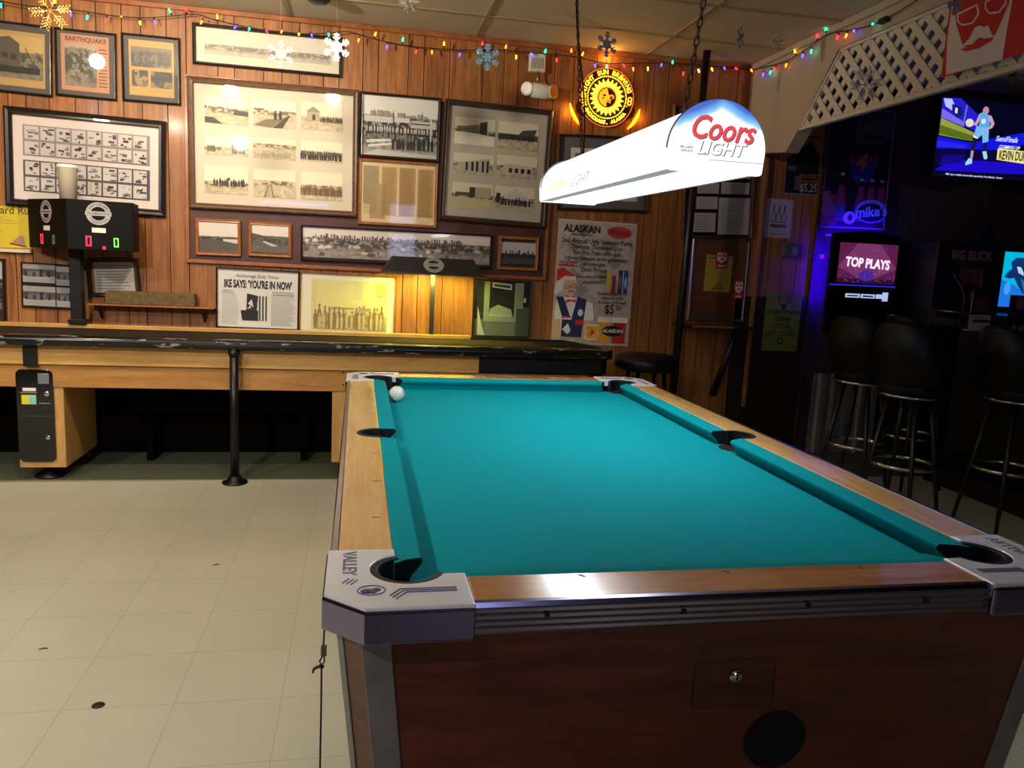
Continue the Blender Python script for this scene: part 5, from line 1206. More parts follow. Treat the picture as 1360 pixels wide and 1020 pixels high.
# cap artwork: blue sky above a white mountain
capm, nt, bs = newmat('cap_print')
tc = nt.nodes.new('ShaderNodeTexCoord'); sp = nt.nodes.new('ShaderNodeSeparateXYZ'); nt.links.new(tc.outputs['Object'], sp.inputs[0])
nz = nt.nodes.new('ShaderNodeTexNoise'); nz.inputs['Scale'].default_value = 22; nt.links.new(tc.outputs['Object'], nz.inputs['Vector'])
ab = nt.nodes.new('ShaderNodeMath'); ab.operation = 'ABSOLUTE'; nt.links.new(sp.outputs[0], ab.inputs[0])
ma = nt.nodes.new('ShaderNodeMath'); ma.operation = 'MULTIPLY_ADD'; ma.inputs[1].default_value = 0.42; nt.links.new(ab.outputs[0], ma.inputs[0]); nt.links.new(sp.outputs[2], ma.inputs[2])
mb_ = nt.nodes.new('ShaderNodeMath'); mb_.operation = 'MULTIPLY_ADD'; mb_.inputs[1].default_value = 0.014; nt.links.new(nz.outputs['Fac'], mb_.inputs[0]); nt.links.new(ma.outputs[0], mb_.inputs[2])
rp = nt.nodes.new('ShaderNodeValToRGB'); rp.color_ramp.elements[0].position = 0.138; rp.color_ramp.elements[0].color = (1, 1, 1, 1); rp.color_ramp.elements[1].position = 0.166; rp.color_ramp.elements[1].color = lin((26, 90, 200))
e_ = rp.color_ramp.elements.new(0.148); e_.color = lin((120, 196, 240))
nt.links.new(mb_.outputs[0], rp.inputs['Fac']); nt.links.new(rp.outputs['Color'], bs.inputs['Emission Color']); bs.inputs['Emission Strength'].default_value = 1.05
bs.inputs['Base Color'].default_value = lin((220, 224, 230))
for sg in (-1, 1):
    pr = dome(hw+0.004, -0.004, 0.045, 0.157, 28)
    mb = MB(); mb.prismy(pr, sg*LH-0.012, sg*LH+0.012)
    e = mb.build('end_cap', capm, t, world=False, bevel=0.006, seg=3)
    mb = MB(); mb.tube([(x*1.005, sg*(LH-0.014), z*1.0+0.001) for x, z in dome(hw+0.003, 0.0, 0.045, 0.156, 24)[2:]], 0.0028, 6); mb.build('cap_seam', P('seam_grey', (150, 156, 158), 0.4), e, world=False)
    if sg < 0:
        red = EM('coors_red', (232, 84, 96), 0.85); gr = P('logo_shadow', (120, 120, 126), 0.5)
        o = text('Coors', 0.072, gr, t, 0.0045, 0.0875, -LH-0.0122, bold=0.0012, shear=0.28, sx=0.84, ang=-0.03); o.parent = e
        o = text('Coors', 0.072, red, t, 0.0025, 0.0890, -LH-0.0128, bold=0.0016, shear=0.28, sx=0.84, ang=-0.03); o.parent = e
        o = text('LIGHT', 0.040, gr, t, 0.004, 0.0465, -LH-0.0122, bold=0.0012, shear=0.25, sx=1.02); o.parent = e
        o = text('LIGHT', 0.040, EM('logo_white', (255, 255, 255), 1.05), t, 0.0025, 0.0475, -LH-0.0128, bold=0.0004, shear=0.25, sx=1.02); o.parent = e
        o = text('BILLIARD\nSERVICE', 0.008, gr, t, -0.078, 0.043, -LH-0.0124); o.parent = e
        mb = MB(); mb.box(-0.02, hw, -LH-0.0124, -LH-0.0118, 0.0225, 0.0235); mb.build('seam_line', P('seam_line', (150, 150, 156), 0.5), e, world=False)
# side lettering, washed out
for sg in (-1, 1):
    for s_, c_, yy, zz, sz, sh in (('Coors', EM('faint_gold', (236, 236, 150), 0.9), 0.26*sg*-1, 0.046, 0.060, 0.25), ('LIGHT', EM('faint_grey', (190, 194, 198), 0.9), 0.06*sg*-1, 0.040, 0.040, 0.25)):
        pass
o = text('Coors', 0.062, EM('faint_gold', (240, 240, 150), 0.95), t, 0, 0, 0, bold=0.0012, shear=0.25, sx=1.5)
o.data.transform(Matrix.Translation((-hw-0.0010, 0.40, 0.040)) @ Matrix.Rotation(-PI/2, 4, 'Z'))
o = text('LIGHT', 0.046, EM('faint_grey', (176, 180, 186), 0.9), t, 0, 0, 0, bold=0.0004, shear=0.25, sx=1.7)
o.data.transform(Matrix.Translation((-hw-0.0010, 0.10, 0.034)) @ Matrix.Rotation(-PI/2, 4, 'Z'))
# bottom: rims and the bright diffuser
mb = MB()
mb.box(-hw*0.97, -hw*0.97+0.040, -LH+0.012, LH-0.012, -0.001, 0.004); mb.box(hw*0.97-0.012, hw*0.97, -LH+0.012, LH-0.012, -0.001, 0.004)
mb.build('bottom_rim', EM('rim_grey', (150, 158, 158), 0.8), t, world=False)
diff = EM('diffuser_light', (244, 250, 255), 14.0)
mb = MB(); mb.box(-hw*0.97+0.040, hw*0.97-0.012, -LH+0.012, LH-0.012, 0.003, 0.008); mb.build('diffuser', diff, t, world=False)
def chain(a, b_, par, name='chain'):
    a, b_ = Vector(a), Vector(b_); L_ = (b_-a).length; n = int(L_/0.021); d = (b_-a)/n; u = d.normalized(); s1 = u.orthogonal().normalized(); s2 = u.cross(s1)
    mb = MB()
    for i in range(n):
        c = a+d*(i+0.5); w_ = s1 if i % 2 else s2
        pts = []
        for k in range(8):
            th = 2*PI*k/8; pts.append(c+u*(0.0145*math.cos(th))+w_*(0.0062*math.sin(th)))
        mb.tube(pts, 0.0019, 4, closed=True)
    return mb.build(name, P('chain_metal', (70, 64, 60), 0.35, metal=0.8), par, world=False)
def tl(v):   # world to lamp local (tiny tilt about x)
    q = Vector(v)-Vector(t.location); c, s_ = math.cos(-tilt), math.sin(-tilt); return Vector((q.x, q.y*c-q.z*s_, q.y*s_+q.z*c))
fa, fb = Vector((lx, 2.86, 1.685)), Vector((lx-0.01, 3.16, CEIL))
na, nb = Vector((lx, 1.93, 1.672)), Vector((lx+0.03, 1.74, CEIL))
chain(tl(fa), tl(fb), t); chain(tl(na), tl(nb), t)
mb = MB()
for a in (fa, na): mb.tube([a+Vector((0, -0.02, -0.016)), a+Vector((0, -0.012, 0.004)), a+Vector((0, 0.012, 0.004)), a+Vector((0, 0.02, -0.016))], 0.003, 6)
o = mb.build('hanger', P('hanger_steel', (120, 120, 120), 0.35, metal=0.8), t); 
mb = MB(); pp = [fa+(fb-fa)*s_+Vector((0.006+0.010*math.sin(s_*9), 0.004, 0)) for s_ in [i/16 for i in range(17)]]
pp = [fa+Vector((0.01, 0.05, -0.02))]+pp
mb.tube(catmull(pp, 3), 0.0032, 6); mb.build('power_cord', 'black', t)

# ------------------------------------------------------------------ shuffleboard table
SX0, SX1 = -3.0, 1.49
t = thing('shuffleboard_table', 'long pale maple shuffleboard table with worn black rail along the picture wall', 'shuffleboard table', (-0.7, 4.72, 0))
mb = MB(); mb.box(SX0, 0.70, 4.475, 4.50, 0.640, 0.750); mb.build('upper_apron', 'pale', t, bevel=0.003)
mb = MB(); mb.box(SX0, 1.37, 4.495, 4.52, 0.515, 0.636); mb.build('lower_apron', WOOD('apron_wood', (150, 100, 48), (190, 138, 72), (1, 6, 7), 2.4, 0.4, 0.2), t, bevel=0.003)
mb = MB(); mb.prism([(0.70, 4.468), (1.45, 4.468), (1.49, 4.50), (1.50, 4.62), (1.34, 5.0), (0.70, 5.0)], 0.648, 0.775); mb.box(1.38, 1.47, 4.49, 4.60, 0.50, 0.66); mb.build('end_box', 'black', t, bevel=0.006)
wornm, nt, b_ = newmat('worn_black_rail')
tc = nt.nodes.new('ShaderNodeTexCoord'); n_ = nt.nodes.new('ShaderNodeTexNoise'); n_.inputs['Scale'].default_value = 26; n_.inputs['Detail'].default_value = 6
mp_ = nt.nodes.new('ShaderNodeMapping'); mp_.inputs['Scale'].default_value = (0.5, 1.5, 1.5); nt.links.new(tc.outputs['Object'], mp_.inputs[0]); nt.links.new(mp_.outputs[0], n_.inputs['Vector'])
r_ = nt.nodes.new('ShaderNodeValToRGB'); r_.color_ramp.elements[0].position = 0.60; r_.color_ramp.elements[0].color = lin((14, 13, 14)); r_.color_ramp.elements[1].position = 0.66; r_.color_ramp.elements[1].color = lin((128, 124, 124))
nt.links.new(n_.outputs['Fac'], r_.inputs['Fac']); nt.links.new(r_.outputs['Color'], b_.inputs['Base Color']); b_.inputs['Roughness'].default_value = 0.22
mb = MB(); pr = [(4.395+0.035*(1-math.cos(math.radians(a)))-0.0, 0.772+0.030*math.sin(math.radians(a))) for a in range(-90, 91, 20)]
prf = [(y, z) for y, z in pr]+[(4.50, 0.802), (4.50, 0.745), (4.43, 0.742)]
TX = Matrix(((0,0,1,0),(1,0,0,0),(0,1,0,0),(0,0,0,1)))
prf = [(4.475, 0.742)]+[(4.432+0.032*math.cos(math.radians(a)), 0.772+0.030*math.sin(math.radians(a))) for a in range(-90, -271, -15)]+[(4.475, 0.802)]
mb.prism(prf, SX0, 1.46, 0, TX)
mb.prism([(1.46, 4.402), (1.505, 4.45), (1.515, 4.62), (1.475, 4.62), (1.455, 4.48)], 0.745, 0.802)
mb.build('front_rail', wornm, t, bevel=0.004)
mb = MB(); mb.prism([(SX0, 4.475), (1.44, 4.475), (1.475, 4.60), (1.33, 4.97), (SX0, 4.97)], 0.76, 0.789); mb.build('gutter_carpet', 'carpet', t)
mb = MB(); mb.box(SX0, 1.10, 4.62, 4.90, 0.787, 0.7905); mb.build('playing_board', P('board_waxed', (52, 42, 32), 0.9, spec=0.1), t)
mb = MB(); mb.box(SX0, 0.715, 4.97, 5.00, 0.775, 0.812); mb.build('back_rail', 'pale', t, bevel=0.004)
mb = MB(); mb.box(0.715, 1.33, 4.97, 4.995, 0.765, 0.800); mb.prism([(1.33, 4.97), (1.475, 4.60), (1.495, 4.61), (1.345, 4.99)], 0.745, 0.800); mb.build('back_edge', 'black', t)
# pedestals
def pedestal(x0, x1, z0, nm='pedestal'):
    mb = MB(); mb.box(x0, x1, 4.505, 5.02, z0, 0.64); p_ = mb.build(nm, 'paleside', t, bevel=0.004)
    mb = MB(); xc = (x0+x1)/2
    for y in (4.60, 4.95):
        mb = MB(); mb.lathe([(0.075, 0.0), (0.075, 0.008), (0.02, 0.02), (0.02, z0)], (xc, y, 0), 20); mb.build('foot', 'black', p_)
    return p_
pd = pedestal(-1.775, -1.545, 0.070); pedestal(-0.137, 0.09, 0.095); pedestal(-2.95, -2.75, 0.08)
# coin box on the pedestal
a, b2 = hit(20.5, 490, 1, 4.50), hit(75.5, 613, 1, 4.50)
x0, x1, z1, z0 = a.x, b2.x, a.z, b2.z
def rr_poly(x0, x1, z0, z1, r, n=6):
    o = []
    for cx_, cz_, a0 in ((x1-r, z0+r, -90), (x1-r, z1-r, 0), (x0+r, z1-r, 90), (x0+r, z0+r, 180)):
        for i in range(n+1): o.append((cx_+r*math.cos(math.radians(a0+90*i/n)), cz_+r*math.sin(math.radians(a0+90*i/n))))
    return o
mb = MB(); mb.prismy(rr_poly(x0, x1, z0, z1, 0.03), 4.492, 4.508); cb = mb.build('coin_box', 'blackgloss', pd, bevel=0.002)
def cpx(px, py): return hit(px, py, 1, 4.49)
def plate(name, pa, pb, mat, y0=4.487, y1=4.4925, par=pd):
    p, q = cpx(*pa), cpx(*pb); mb = MB(); mb.box(p.x, q.x, y0, y1, q.z, p.z); return mb.build(name, mat, par, bevel=0.001)
plate('return_cup', (50, 496), (65.5, 510), P('cup_grey', (150, 150, 160), 0.3, metal=0.6))
plate('label_strip', (30, 515), (48, 519.5), 'white')
q = plate('coin_card', (28.5, 524.5), (48.5, 537), P('card_yellow', (214, 206, 60), 0.5))
plate('card_blue', (39, 526), (48, 536), P('card_blue', (120, 196, 214), 0.5), 4.4862, 4.4872)
plate('slot_frame', (27, 520.5), (49, 522.5), 'steel'); plate('coin_slot', (52, 535), (66.5, 536.5), 'steel'); plate('door_seam', (27, 552), (72, 553), P('seam_dk', (50, 50, 54), 0.4))
for nm, px, py, r in (('key_lock', 62, 523, 0.016), ('door_lock', 64, 581, 0.014)):
    p = cpx(px, py); mb = MB(); mb.lathe([(r, 0), (r, 0.006), (r*0.6, 0.010), (0, 0.010)], (p.x, 4.492, p.z), 16, T=Matrix.Rotation(PI/2, 4, 'X')); mb.build(nm, 'chrome', pd)
# strap above the coin box, and the pipe posts
a, b2 = hit(30, 458, 1, 4.47), hit(50.5, 487, 1, 4.47)
mb = MB(); mb.box(a.x, b2.x, 4.462, 4.4745, b2.z, a.z+0.01); mb.build('clamp_strap', 'black', t, bevel=0.002)
mb = MB(); mb.tube([(-0.659, 4.425, 0.0), (-0.659, 4.425, 0.76)], 0.024, 16); mb.lathe([(0.068, 0), (0.068, 0.008), (0.04, 0.014), (0.034, 0.04), (0.026, 0.045)], (-0.659, 4.425, 0), 24); mb.lathe([(0.026, 0), (0.031, 0.005), (0.031, 0.03), (0.02, 0.035)], (-0.659, 4.425, 0.715), 16)
mb.build('pipe_post', P('pipe_black', (20, 20, 22), 0.35, metal=0.3), t)
for px, py in ((456, 495), (456, 511)):
    p = hit(px, py, 1, 4.494); mb = MB(); mb.lathe([(0.005, 0), (0, 0.003)], (p.x, 4.4945, p.z), 10, T=Matrix.Rotation(PI/2, 4, 'X')); mb.build('bolt', 'black', t)

# emblem used on the score unit and the light hood
emb = P('emblem_silver', (170, 166, 164), 0.4)
def emblem(par, x, z, r, y, word='Play Shuffleboard Is Fun', band=1.25):
    mb = MB()
    for a0, a1 in ((14, 166), (194, 346)):
        o = [(x+r*math.cos(math.radians(a)), z+r*math.sin(math.radians(a))) for a in range(a0, a1+1, 8)]
        i_ = [(x+r*0.6*math.cos(math.radians(a)), z+r*0.6*math.sin(math.radians(a))) for a in range(a1, a0-1, -8)]
        mb.prismy(o+i_, y-0.001, y)
    mb.prismy(rr_poly(x-r*1.04, x+r*1.04, z-r*0.19, z+r*0.19, r*0.04, 2), y-0.001, y)
    e = mb.build('emblem', emb, par, world=False)
    k = P('emblem_ink', (24, 24, 24), 0.5)
    o = text(word, r*0.19, k, par, x, z, y-0.0015, bold=0.0002); o.parent = e
    o = arc_text('SHUFFLEBOARD', r*0.80, r*0.28, k, par, x, z, y-0.0015, 150, 30); o.parent = e
    o = arc_text('FEDERATION', r*0.80, r*0.26, k, par, x, z, y-0.0015, 216, 324, inward=True); o.parent = e
# score unit
p0 = hit(88.5, 300, 1, 4.72); p1 = hit(178, 305, 1, 4.80); p3 = hit(38, 300, 1, 5.04)
ztop = hit(88.5, 263.5, 1, 4.72).z; zbot = hit(88.5, 331, 1, 4.72).z
t = thing('electronic_scoreboard', 'black two faced electronic shuffleboard scoreboard on a black pole', 'scoreboard', ((p0.x+p1.x)/2, 4.95, 0.81))
poly = [(p0.x, 4.72), (p1.x, 4.80), (p1.x-0.03, 5.02), (p3.x+0.02, 5.09), (p3.x, 5.04)]
mb = MB(); mb.prism(poly, zbot, ztop); mb.build('cabinet', P('score_black', (6, 6, 7), 0.6, spec=0.15), t, bevel=0.003)
q = hit(104.5, 437, 1, 4.985)
mb = MB(); mb.box(q.x-0.032, q.x+0.032, 4.955, 5.015, 0.815, zbot+0.01); mb.build('pole', 'black', t, bevel=0.003)
mb = MB(); mb.box(q.x-0.045, q.x+0.05, 4.948, 5.02, 0.8125, 0.84); mb.build('pole_bracket', 'black', t, bevel=0.002)
def seg0(par, x, z, h, mat, y, nm='digit', segs='abcdef'):
    w_ = h*0.5; s_ = h*0.13; mb = MB(); g = s_*0.15
    S = {'a': (x-w_/2, x+w_/2, z+h/2-s_, z+h/2), 'd': (x-w_/2, x+w_/2, z-h/2, z-h/2+s_), 'f': (x-w_/2, x-w_/2+s_, z+g, z+h/2-s_-g), 'e': (x-w_/2, x-w_/2+s_, z-h/2+s_+g, z-g), 'b': (x+w_/2-s_, x+w_/2, z+g, z+h/2-s_-g), 'c': (x+w_/2-s_, x+w_/2, z-h/2+s_+g, z-g), 'g': (x-w_/2, x+w_/2, z-s_/2, z+s_/2)}
    for k in segs: a = S[k]; mb.box(a[0], a[1], y-0.001, y, a[2], a[3])
    return mb.build(nm, mat, par, world=False)
redled = EM('red_led', (255, 30, 70), 2.2); grnled = EM('green_led', (120, 240, 90), 0.9); dimgrn = EM('dim_green_led', (90, 120, 90), 0.35)
for (A_, B_, side) in (((p0.x, 4.72), (p1.x, 4.80), 0), ((p3.x, 5.04), (p0.x, 4.72), 1)):
    dx, dy = B_[0]-A_[0], B_[1]-A_[1]; L_ = math.hypot(dx, dy); ang = math.atan2(dy, dx); nx, ny = dy/L_, -dx/L_
    mx_, my_ = (A_[0]+B_[0])/2+nx*0.001, (A_[1]+B_[1])/2+ny*0.001; zc = (ztop+zbot)/2; Hh = ztop-zbot
    mb = MB(); mb.box(-L_/2+0.006, L_/2-0.006, -0.001, 0.002, -Hh/2+0.006, Hh/2-0.006)
    fp = mb.build('score_face', P('face_black', (6, 6, 7), 0.6, spec=0.15), t, world=False)
    fp.location = (mx_-t.location.x, my_-t.location.y, zc-t.location.z); fp.rotation_euler = (0, 0, ang)
    ex = -0.01 if side == 0 else 0.0
    emblem(fp, ex, Hh*0.24, 0.062, -0.0015)
    mb = MB(); mb.box(ex-0.034, ex+0.034, -0.003, -0.001, -0.038, -0.012); mb.build('label', 'white', fp, world=False)
    seg0(fp, -0.062, -0.086, 0.056, redled, -0.0015); seg0(fp, 0.074, -0.088, 0.05, grnled if side == 0 else dimgrn, -0.0015)
    mb = MB(); mb.box(0.006, 0.02, -0.003, -0.001, -0.128, -0.112)
    if side == 0: mb.build('round_counter', redled, fp, world=False)
p = hit(91, 264, 1, 4.86)
t = thing('paper_cup', 'tall cream cup with a white lid standing on the scoreboard', 'cup', (p.x, 4.86, ztop))
mb = MB(); mb.lathe([(0.043, 0.0), (0.050, 0.165), (0.053, 0.168), (0.053, 0.176)], (p.x, 4.86, ztop), 28); mb.build('cup_body', 'cream', t)
mb = MB(); mb.lathe([(0.055, 0.170), (0.055, 0.178), (0.050, 0.190), (0.0, 0.190)], (p.x, 4.86, ztop), 28); mb.build('lid', 'white', t)

# light hood on its own post
zt = hit(575, 342, 1, 4.86).z; zb2 = hit(575, 361.5, 1, 4.78).z
bl, br_ = hit(508, 358, 1, 4.78), hit(643, 367, 1, 4.78); tl_, tr_ = hit(522, 340, 1, 4.86), hit(628.5, 345, 1, 4.86)
xc = (bl.x+br_.x)/2
t = thing('shuffleboard_light', 'dark trapezoid light hood with silver emblem casting yellow light down the panelling', 'light fixture', (xc, 4.98, 0.81))
zt = (tl_.z+tr_.z)/2; zb2 = (bl.z+br_.z)/2
vs = [(bl.x, 4.78, zb2), (br_.x, 4.78, zb2), (tr_.x, 4.86, zt), (tl_.x, 4.86, zt), (bl.x, 5.06, zb2), (br_.x, 5.06, zb2), (tr_.x, 5.02, zt), (tl_.x, 5.02, zt),
      (bl.x, 4.775, zb2-0.012), (br_.x, 4.775, zb2-0.012), (br_.x, 5.06, zb2-0.012), (bl.x, 5.06, zb2-0.012)]
mb = MB(); mb.add(vs, [(0,1,2,3), (1,5,6,2), (5,4,7,6), (4,0,3,7), (3,2,6,7), (0,8,9,1), (1,9,10,5), (5,10,11,4), (4,11,8,0)])
mb.build('hood', P('hood_black', (36, 34, 36), 0.5), t, bevel=0.002)
mb = MB(); mb.box(bl.x+0.02, br_.x-0.02, 4.83, 5.02, zb2-0.002, zb2+0.004); mb.build('lamp_panel', EM('yellow_tube', (255, 246, 90), 16), t)
mb = MB(); q = hit(572.5, 442, 1, 4.985); mb.box(q.x-0.014, q.x+0.014, 4.97, 5.0, 0.815, zb2); mb.build('post', P('post_dark', (40, 36, 34), 0.4), t)
sl = math.atan2(0.08, zt-zb2)
mb = MB(); mb.box(-0.001, 0.001, -0.001, 0, -0.001, 0.001); fp = mb.build('emblem_mount', 'black', t, world=False)
fp.location = (hit(576, 352, 1, 4.815).x-xc, 4.817-4.98, (zt+zb2)/2-0.81); fp.rotation_euler = (-sl, 0, 0)
emblem(fp, 0, 0, 0.060, -0.003)
spot('shuffleboard_light_glow', (xc, 4.90, zb2-0.02), (xc, 5.0, 0.8), 12, (1.0, 1.0, 0.20), 165, 0.3, 0.05)

# timber shelf
a, b2 = hit(115, 403, 1, 5.02), hit(283, 411.5, 1, 5.02)
t = thing('wall_shelf', 'small thin wooden wall shelf holding the old timber block', 'shelf', ((a.x+b2.x)/2, D, a.z))
mb = MB(); mb.box(a.x, b2.x, 5.02, D-0.001, a.z-0.010, a.z); mb.build('shelf_board', M_['fwood'], t, bevel=0.002)
for px in (129, 268):
    q = hit(px, 410, 1, 5.05); mb = MB(); mb.tube([(q.x, 5.06, a.z-0.012), (q.x, 5.06, a.z-0.035), (q.x, 5.10, a.z-0.05), (q.x, 5.14, a.z-0.095)], [0.008, 0.012, 0.008, 0.007], 8); mb.build('bracket', P('iron', (46, 36, 30), 0.5, metal=0.5), t)
c0, c1 = hit(139, 400, 1, 5.03), hit(258.5, 405, 1, 5.03)
mb = MB(); zz = a.z+0.0005; mb.box(c0.x, c1.x, 5.03, 5.11, zz, zz+0.078)
tag(mb.build('timber_block', 'beam', bevel=0.006), 'long rough grey brown timber block lying on the small wall shelf', 'timber')
# dark bench in the shade under the shuffleboard
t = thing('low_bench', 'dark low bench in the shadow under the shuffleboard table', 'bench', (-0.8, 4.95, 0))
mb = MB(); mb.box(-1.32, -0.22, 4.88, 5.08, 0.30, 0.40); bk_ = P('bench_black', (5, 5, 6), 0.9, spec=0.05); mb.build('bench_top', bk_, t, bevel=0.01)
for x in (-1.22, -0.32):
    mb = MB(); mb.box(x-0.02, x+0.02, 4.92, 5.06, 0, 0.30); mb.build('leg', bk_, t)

# round stool by the wall
t = thing('round_stool', 'backless round black padded stool between the shuffleboard end and the pole', 'stool', (1.815, 4.68, 0))
mb = MB(); mb.lathe([(0.0, 0.655), (0.17, 0.655), (0.198, 0.672), (0.205, 0.70), (0.198, 0.735), (0.165, 0.752), (0.0, 0.758)], (1.815, 4.68, 0), 36); mb.build('seat', 'vinyl', t)
for k in range(4):
    a = PI/4+PI/2*k; mb = MB(); mb.tube([(1.815+0.12*math.cos(a), 4.68+0.12*math.sin(a), 0.66), (1.815+0.20*math.cos(a), 4.68+0.20*math.sin(a), 0.0)], 0.014, 10); mb.build('leg', 'black', t)
mb = MB(); mb.tube([(1.815+0.172*math.cos(2*PI*i/28), 4.68+0.172*math.sin(2*PI*i/28), 0.24) for i in range(28)], 0.009, 8, closed=True); mb.build('foot_ring', 'chrome', t)
# pole, slat, ledge
a, b2 = hit(938, 80, 1, 4.92), hit(893.5, 520, 1, 4.92)
d_ = (b2-a); foot = a+d_*((a.z-0.0)/(a.z-b2.z)); top = a+d_*((a.z-(CEIL-0.001))/(a.z-b2.z))
t = thing('steel_pole', 'black floor to ceiling pole in front of the certificate case', 'pole', foot)
mb = MB(); mb.tube([foot, top], [0.028, 0.024], 16); mb.build('shaft', P('pole_black', (16, 15, 16), 0.35), t)
mb = MB(); mb.lathe([(0.06, 0), (0.06, 0.008), (0.032, 0.02)], foot, 20); mb.build('floor_flange', 'black', t)
a, b2 = hit(1021, 207, 1, 5.12), hit(987.5, 540, 1, 5.12)
mb = MB(); dd = (b2-a).normalized(); s_ = Vector((dd.z, 0, -dd.x))*-1; w_ = 0.013
vs = [a-s_*w_, a+s_*w_, b2+s_*w_, b2-s_*w_]; mb.add([tuple(v) for v in vs]+[tuple(v+Vector((0, 0.022, 0))) for v in vs], [(0,1,2,3), (4,5,6,7), (0,1,5,4), (1,2,6,5), (2,3,7,6), (3,0,4,7)])
tag(mb.build('wood_strip', WOOD('strip_wood', (120, 76, 38), (164, 112, 62), (6, 6, 1), 3, 0.5, 0.1), bevel=0.002), 'long thin pale wooden strip fixed upright right of the cork board', 'strip')
lz = hit(960, 433, 1, 5.0).z
t = thing('drink_ledge', 'dark narrow wall ledge with diagonal black brace under the cork board', 'ledge', (2.55, D, lz))
a, b2 = hit(907, 427, 1, 4.97), hit(1000, 437, 1, 4.97)
mb = MB(); mb.box(a.x, b2.x, 4.97, D-0.013, lz-0.018, lz); mb.build('ledge_top', P('ledge_dark', (40, 24, 16), 0.4), t, bevel=0.002)
a2, b3 = hit(919, 430, 1, 4.968), hit(975, 436, 1, 4.968)
mb = MB(); mb.box(a2.x, b3.x, 4.962, 4.971, lz-0.014, lz+0.002); mb.build('edge_strip', M_['fwood'], t)
c0, c1 = hit(978, 442, 1, 5.0), hit(946, 524, 1, 5.12)
mb = MB(); mb.tube([c0, (c0+c1)/2, c1], [0.022, 0.024, 0.026], 8); mb.build('brace', 'black', t)
# floor spot
p = hit(130.5, 937, 2, 0.0); mb = MB(); mb.lathe([(0.0175, 0.0003), (0.016, 0.0022), (0, 0.0022)], (p.x, p.y, 0), 20)
tag(mb.build('bottle_cap', P('cap_dark', (40, 28, 22), 0.5)), 'small dark round spot lying on the pale floor tiles', 'debris')
rr = random.Random(11)
for px, py, lb in ((57, 863, 'tiny dark fleck on the floor nearest the left picture edge'), (287, 751, 'tiny dark fleck in the middle of the open floor')):
    p = hit(px, py, 2, 0); mb = MB(); mb.tube([(p.x-0.012, p.y, 0.002), (p.x, p.y+0.006, 0.003), (p.x+0.012, p.y+0.004, 0.002)], 0.0018, 5)
    tag(mb.build('debris', 'black'), lb, 'debris')

# ------------------------------------------------------------------ bar side
def bar_stool(px, py, rz, label):
    c = hit(px, py, 2, 0.33); S_ = 0.78; t = thing('bar_stool', label, 'bar stool', (c.x, c.y, 0), (0, 0, rz), None)
    mb = MB(); mb.lathe([(0.0, 0.70), (0.17, 0.70), (0.20, 0.715), (0.21, 0.745), (0.20, 0.78), (0.16, 0.797), (0.0, 0.80)], (0,0,0), 32); mb.build('seat', 'vinyl', t, world=False)
    mb = MB(); n = 17; vs = []
    for i in range(n):
        a = math.radians(100+160*i/(n-1)); e = abs(i-(n-1)/2)/((n-1)/2); zt_ = 1.09-0.20*e**3; zb_ = 0.765
        for r, z in ((0.195, zb_), (0.215, (zb_+zt_)/2), (0.235, zt_-0.02), (0.250, zt_), (0.268, zt_-0.015), (0.262, (zb_+zt_)/2), (0.235, zb_)): vs.append((r*math.cos(a), r*math.sin(a), z))
    fs = []
    for i in range(n-1):
        for j in range(7): fs.append((i*7+j, i*7+(j+1) % 7, (i+1)*7+(j+1) % 7, (i+1)*7+j))
    fs += [tuple(range(7)), tuple(range((n-1)*7, n*7))]
    mb.add(vs, fs, 0, True); mb.build('backrest', 'vinyl', t, world=False)
    mb = MB(); mb.tube([(0.206*math.cos(2*PI*i/32), 0.206*math.sin(2*PI*i/32), 0.704) for i in range(32)], 0.007, 8, closed=True); mb.build('seat_band', 'chrome', t, world=False)
    for k in range(4):
        a = PI/4+PI/2*k; mb = MB(); mb.tube([(0.13*math.cos(a), 0.13*math.sin(a), 0.70), (0.275*math.cos(a), 0.275*math.sin(a), 0.0)], [0.020, 0.013], 10); mb.build('leg', 'black', t, world=False)
    mb = MB(); mb.tube([(0.208*math.cos(2*PI*i/40), 0.208*math.sin(2*PI*i/40), 0.33) for i in range(40)], 0.010, 8, closed=True); mb.build('foot_ring', 'chrome', t, world=False)
    t.scale = (S_, S_, 1)
    return t
bar_stool(1136, 589, 0.5, 'black bar stool with curved back nearest the jukebox')
bar_stool(1198, 615, 0.4, 'black bar stool with curved back in the middle, in front of the bar counter')
bar_stool(1206, 577, 0.1, 'black bar stool half hidden behind the middle one')
bar_stool(1336, 622, 0.0, 'black bar stool in the dark at the right picture edge')
# counter
t = thing('bar_counter', 'black bar counter running towards the viewer at the right edge', 'bar counter', (4.1, 3.8, 0))
mb = MB(); mb.box(3.76, 4.35, 2.4, 4.55, 1.075, 1.12); mb.build('counter_top', 'blackgloss', t, bevel=0.008)
mb = MB(); mb.box(3.92, 4.30, 2.4, 4.50, 0.0, 1.075); mb.build('counter_front', P('bar_front', (12, 10, 12), 0.6), t)
mb = MB(); mb.box(3.70, 3.92, 2.4, 4.4, 0.0, 0.13); mb.build('foot_step', 'black', t, bevel=0.006)
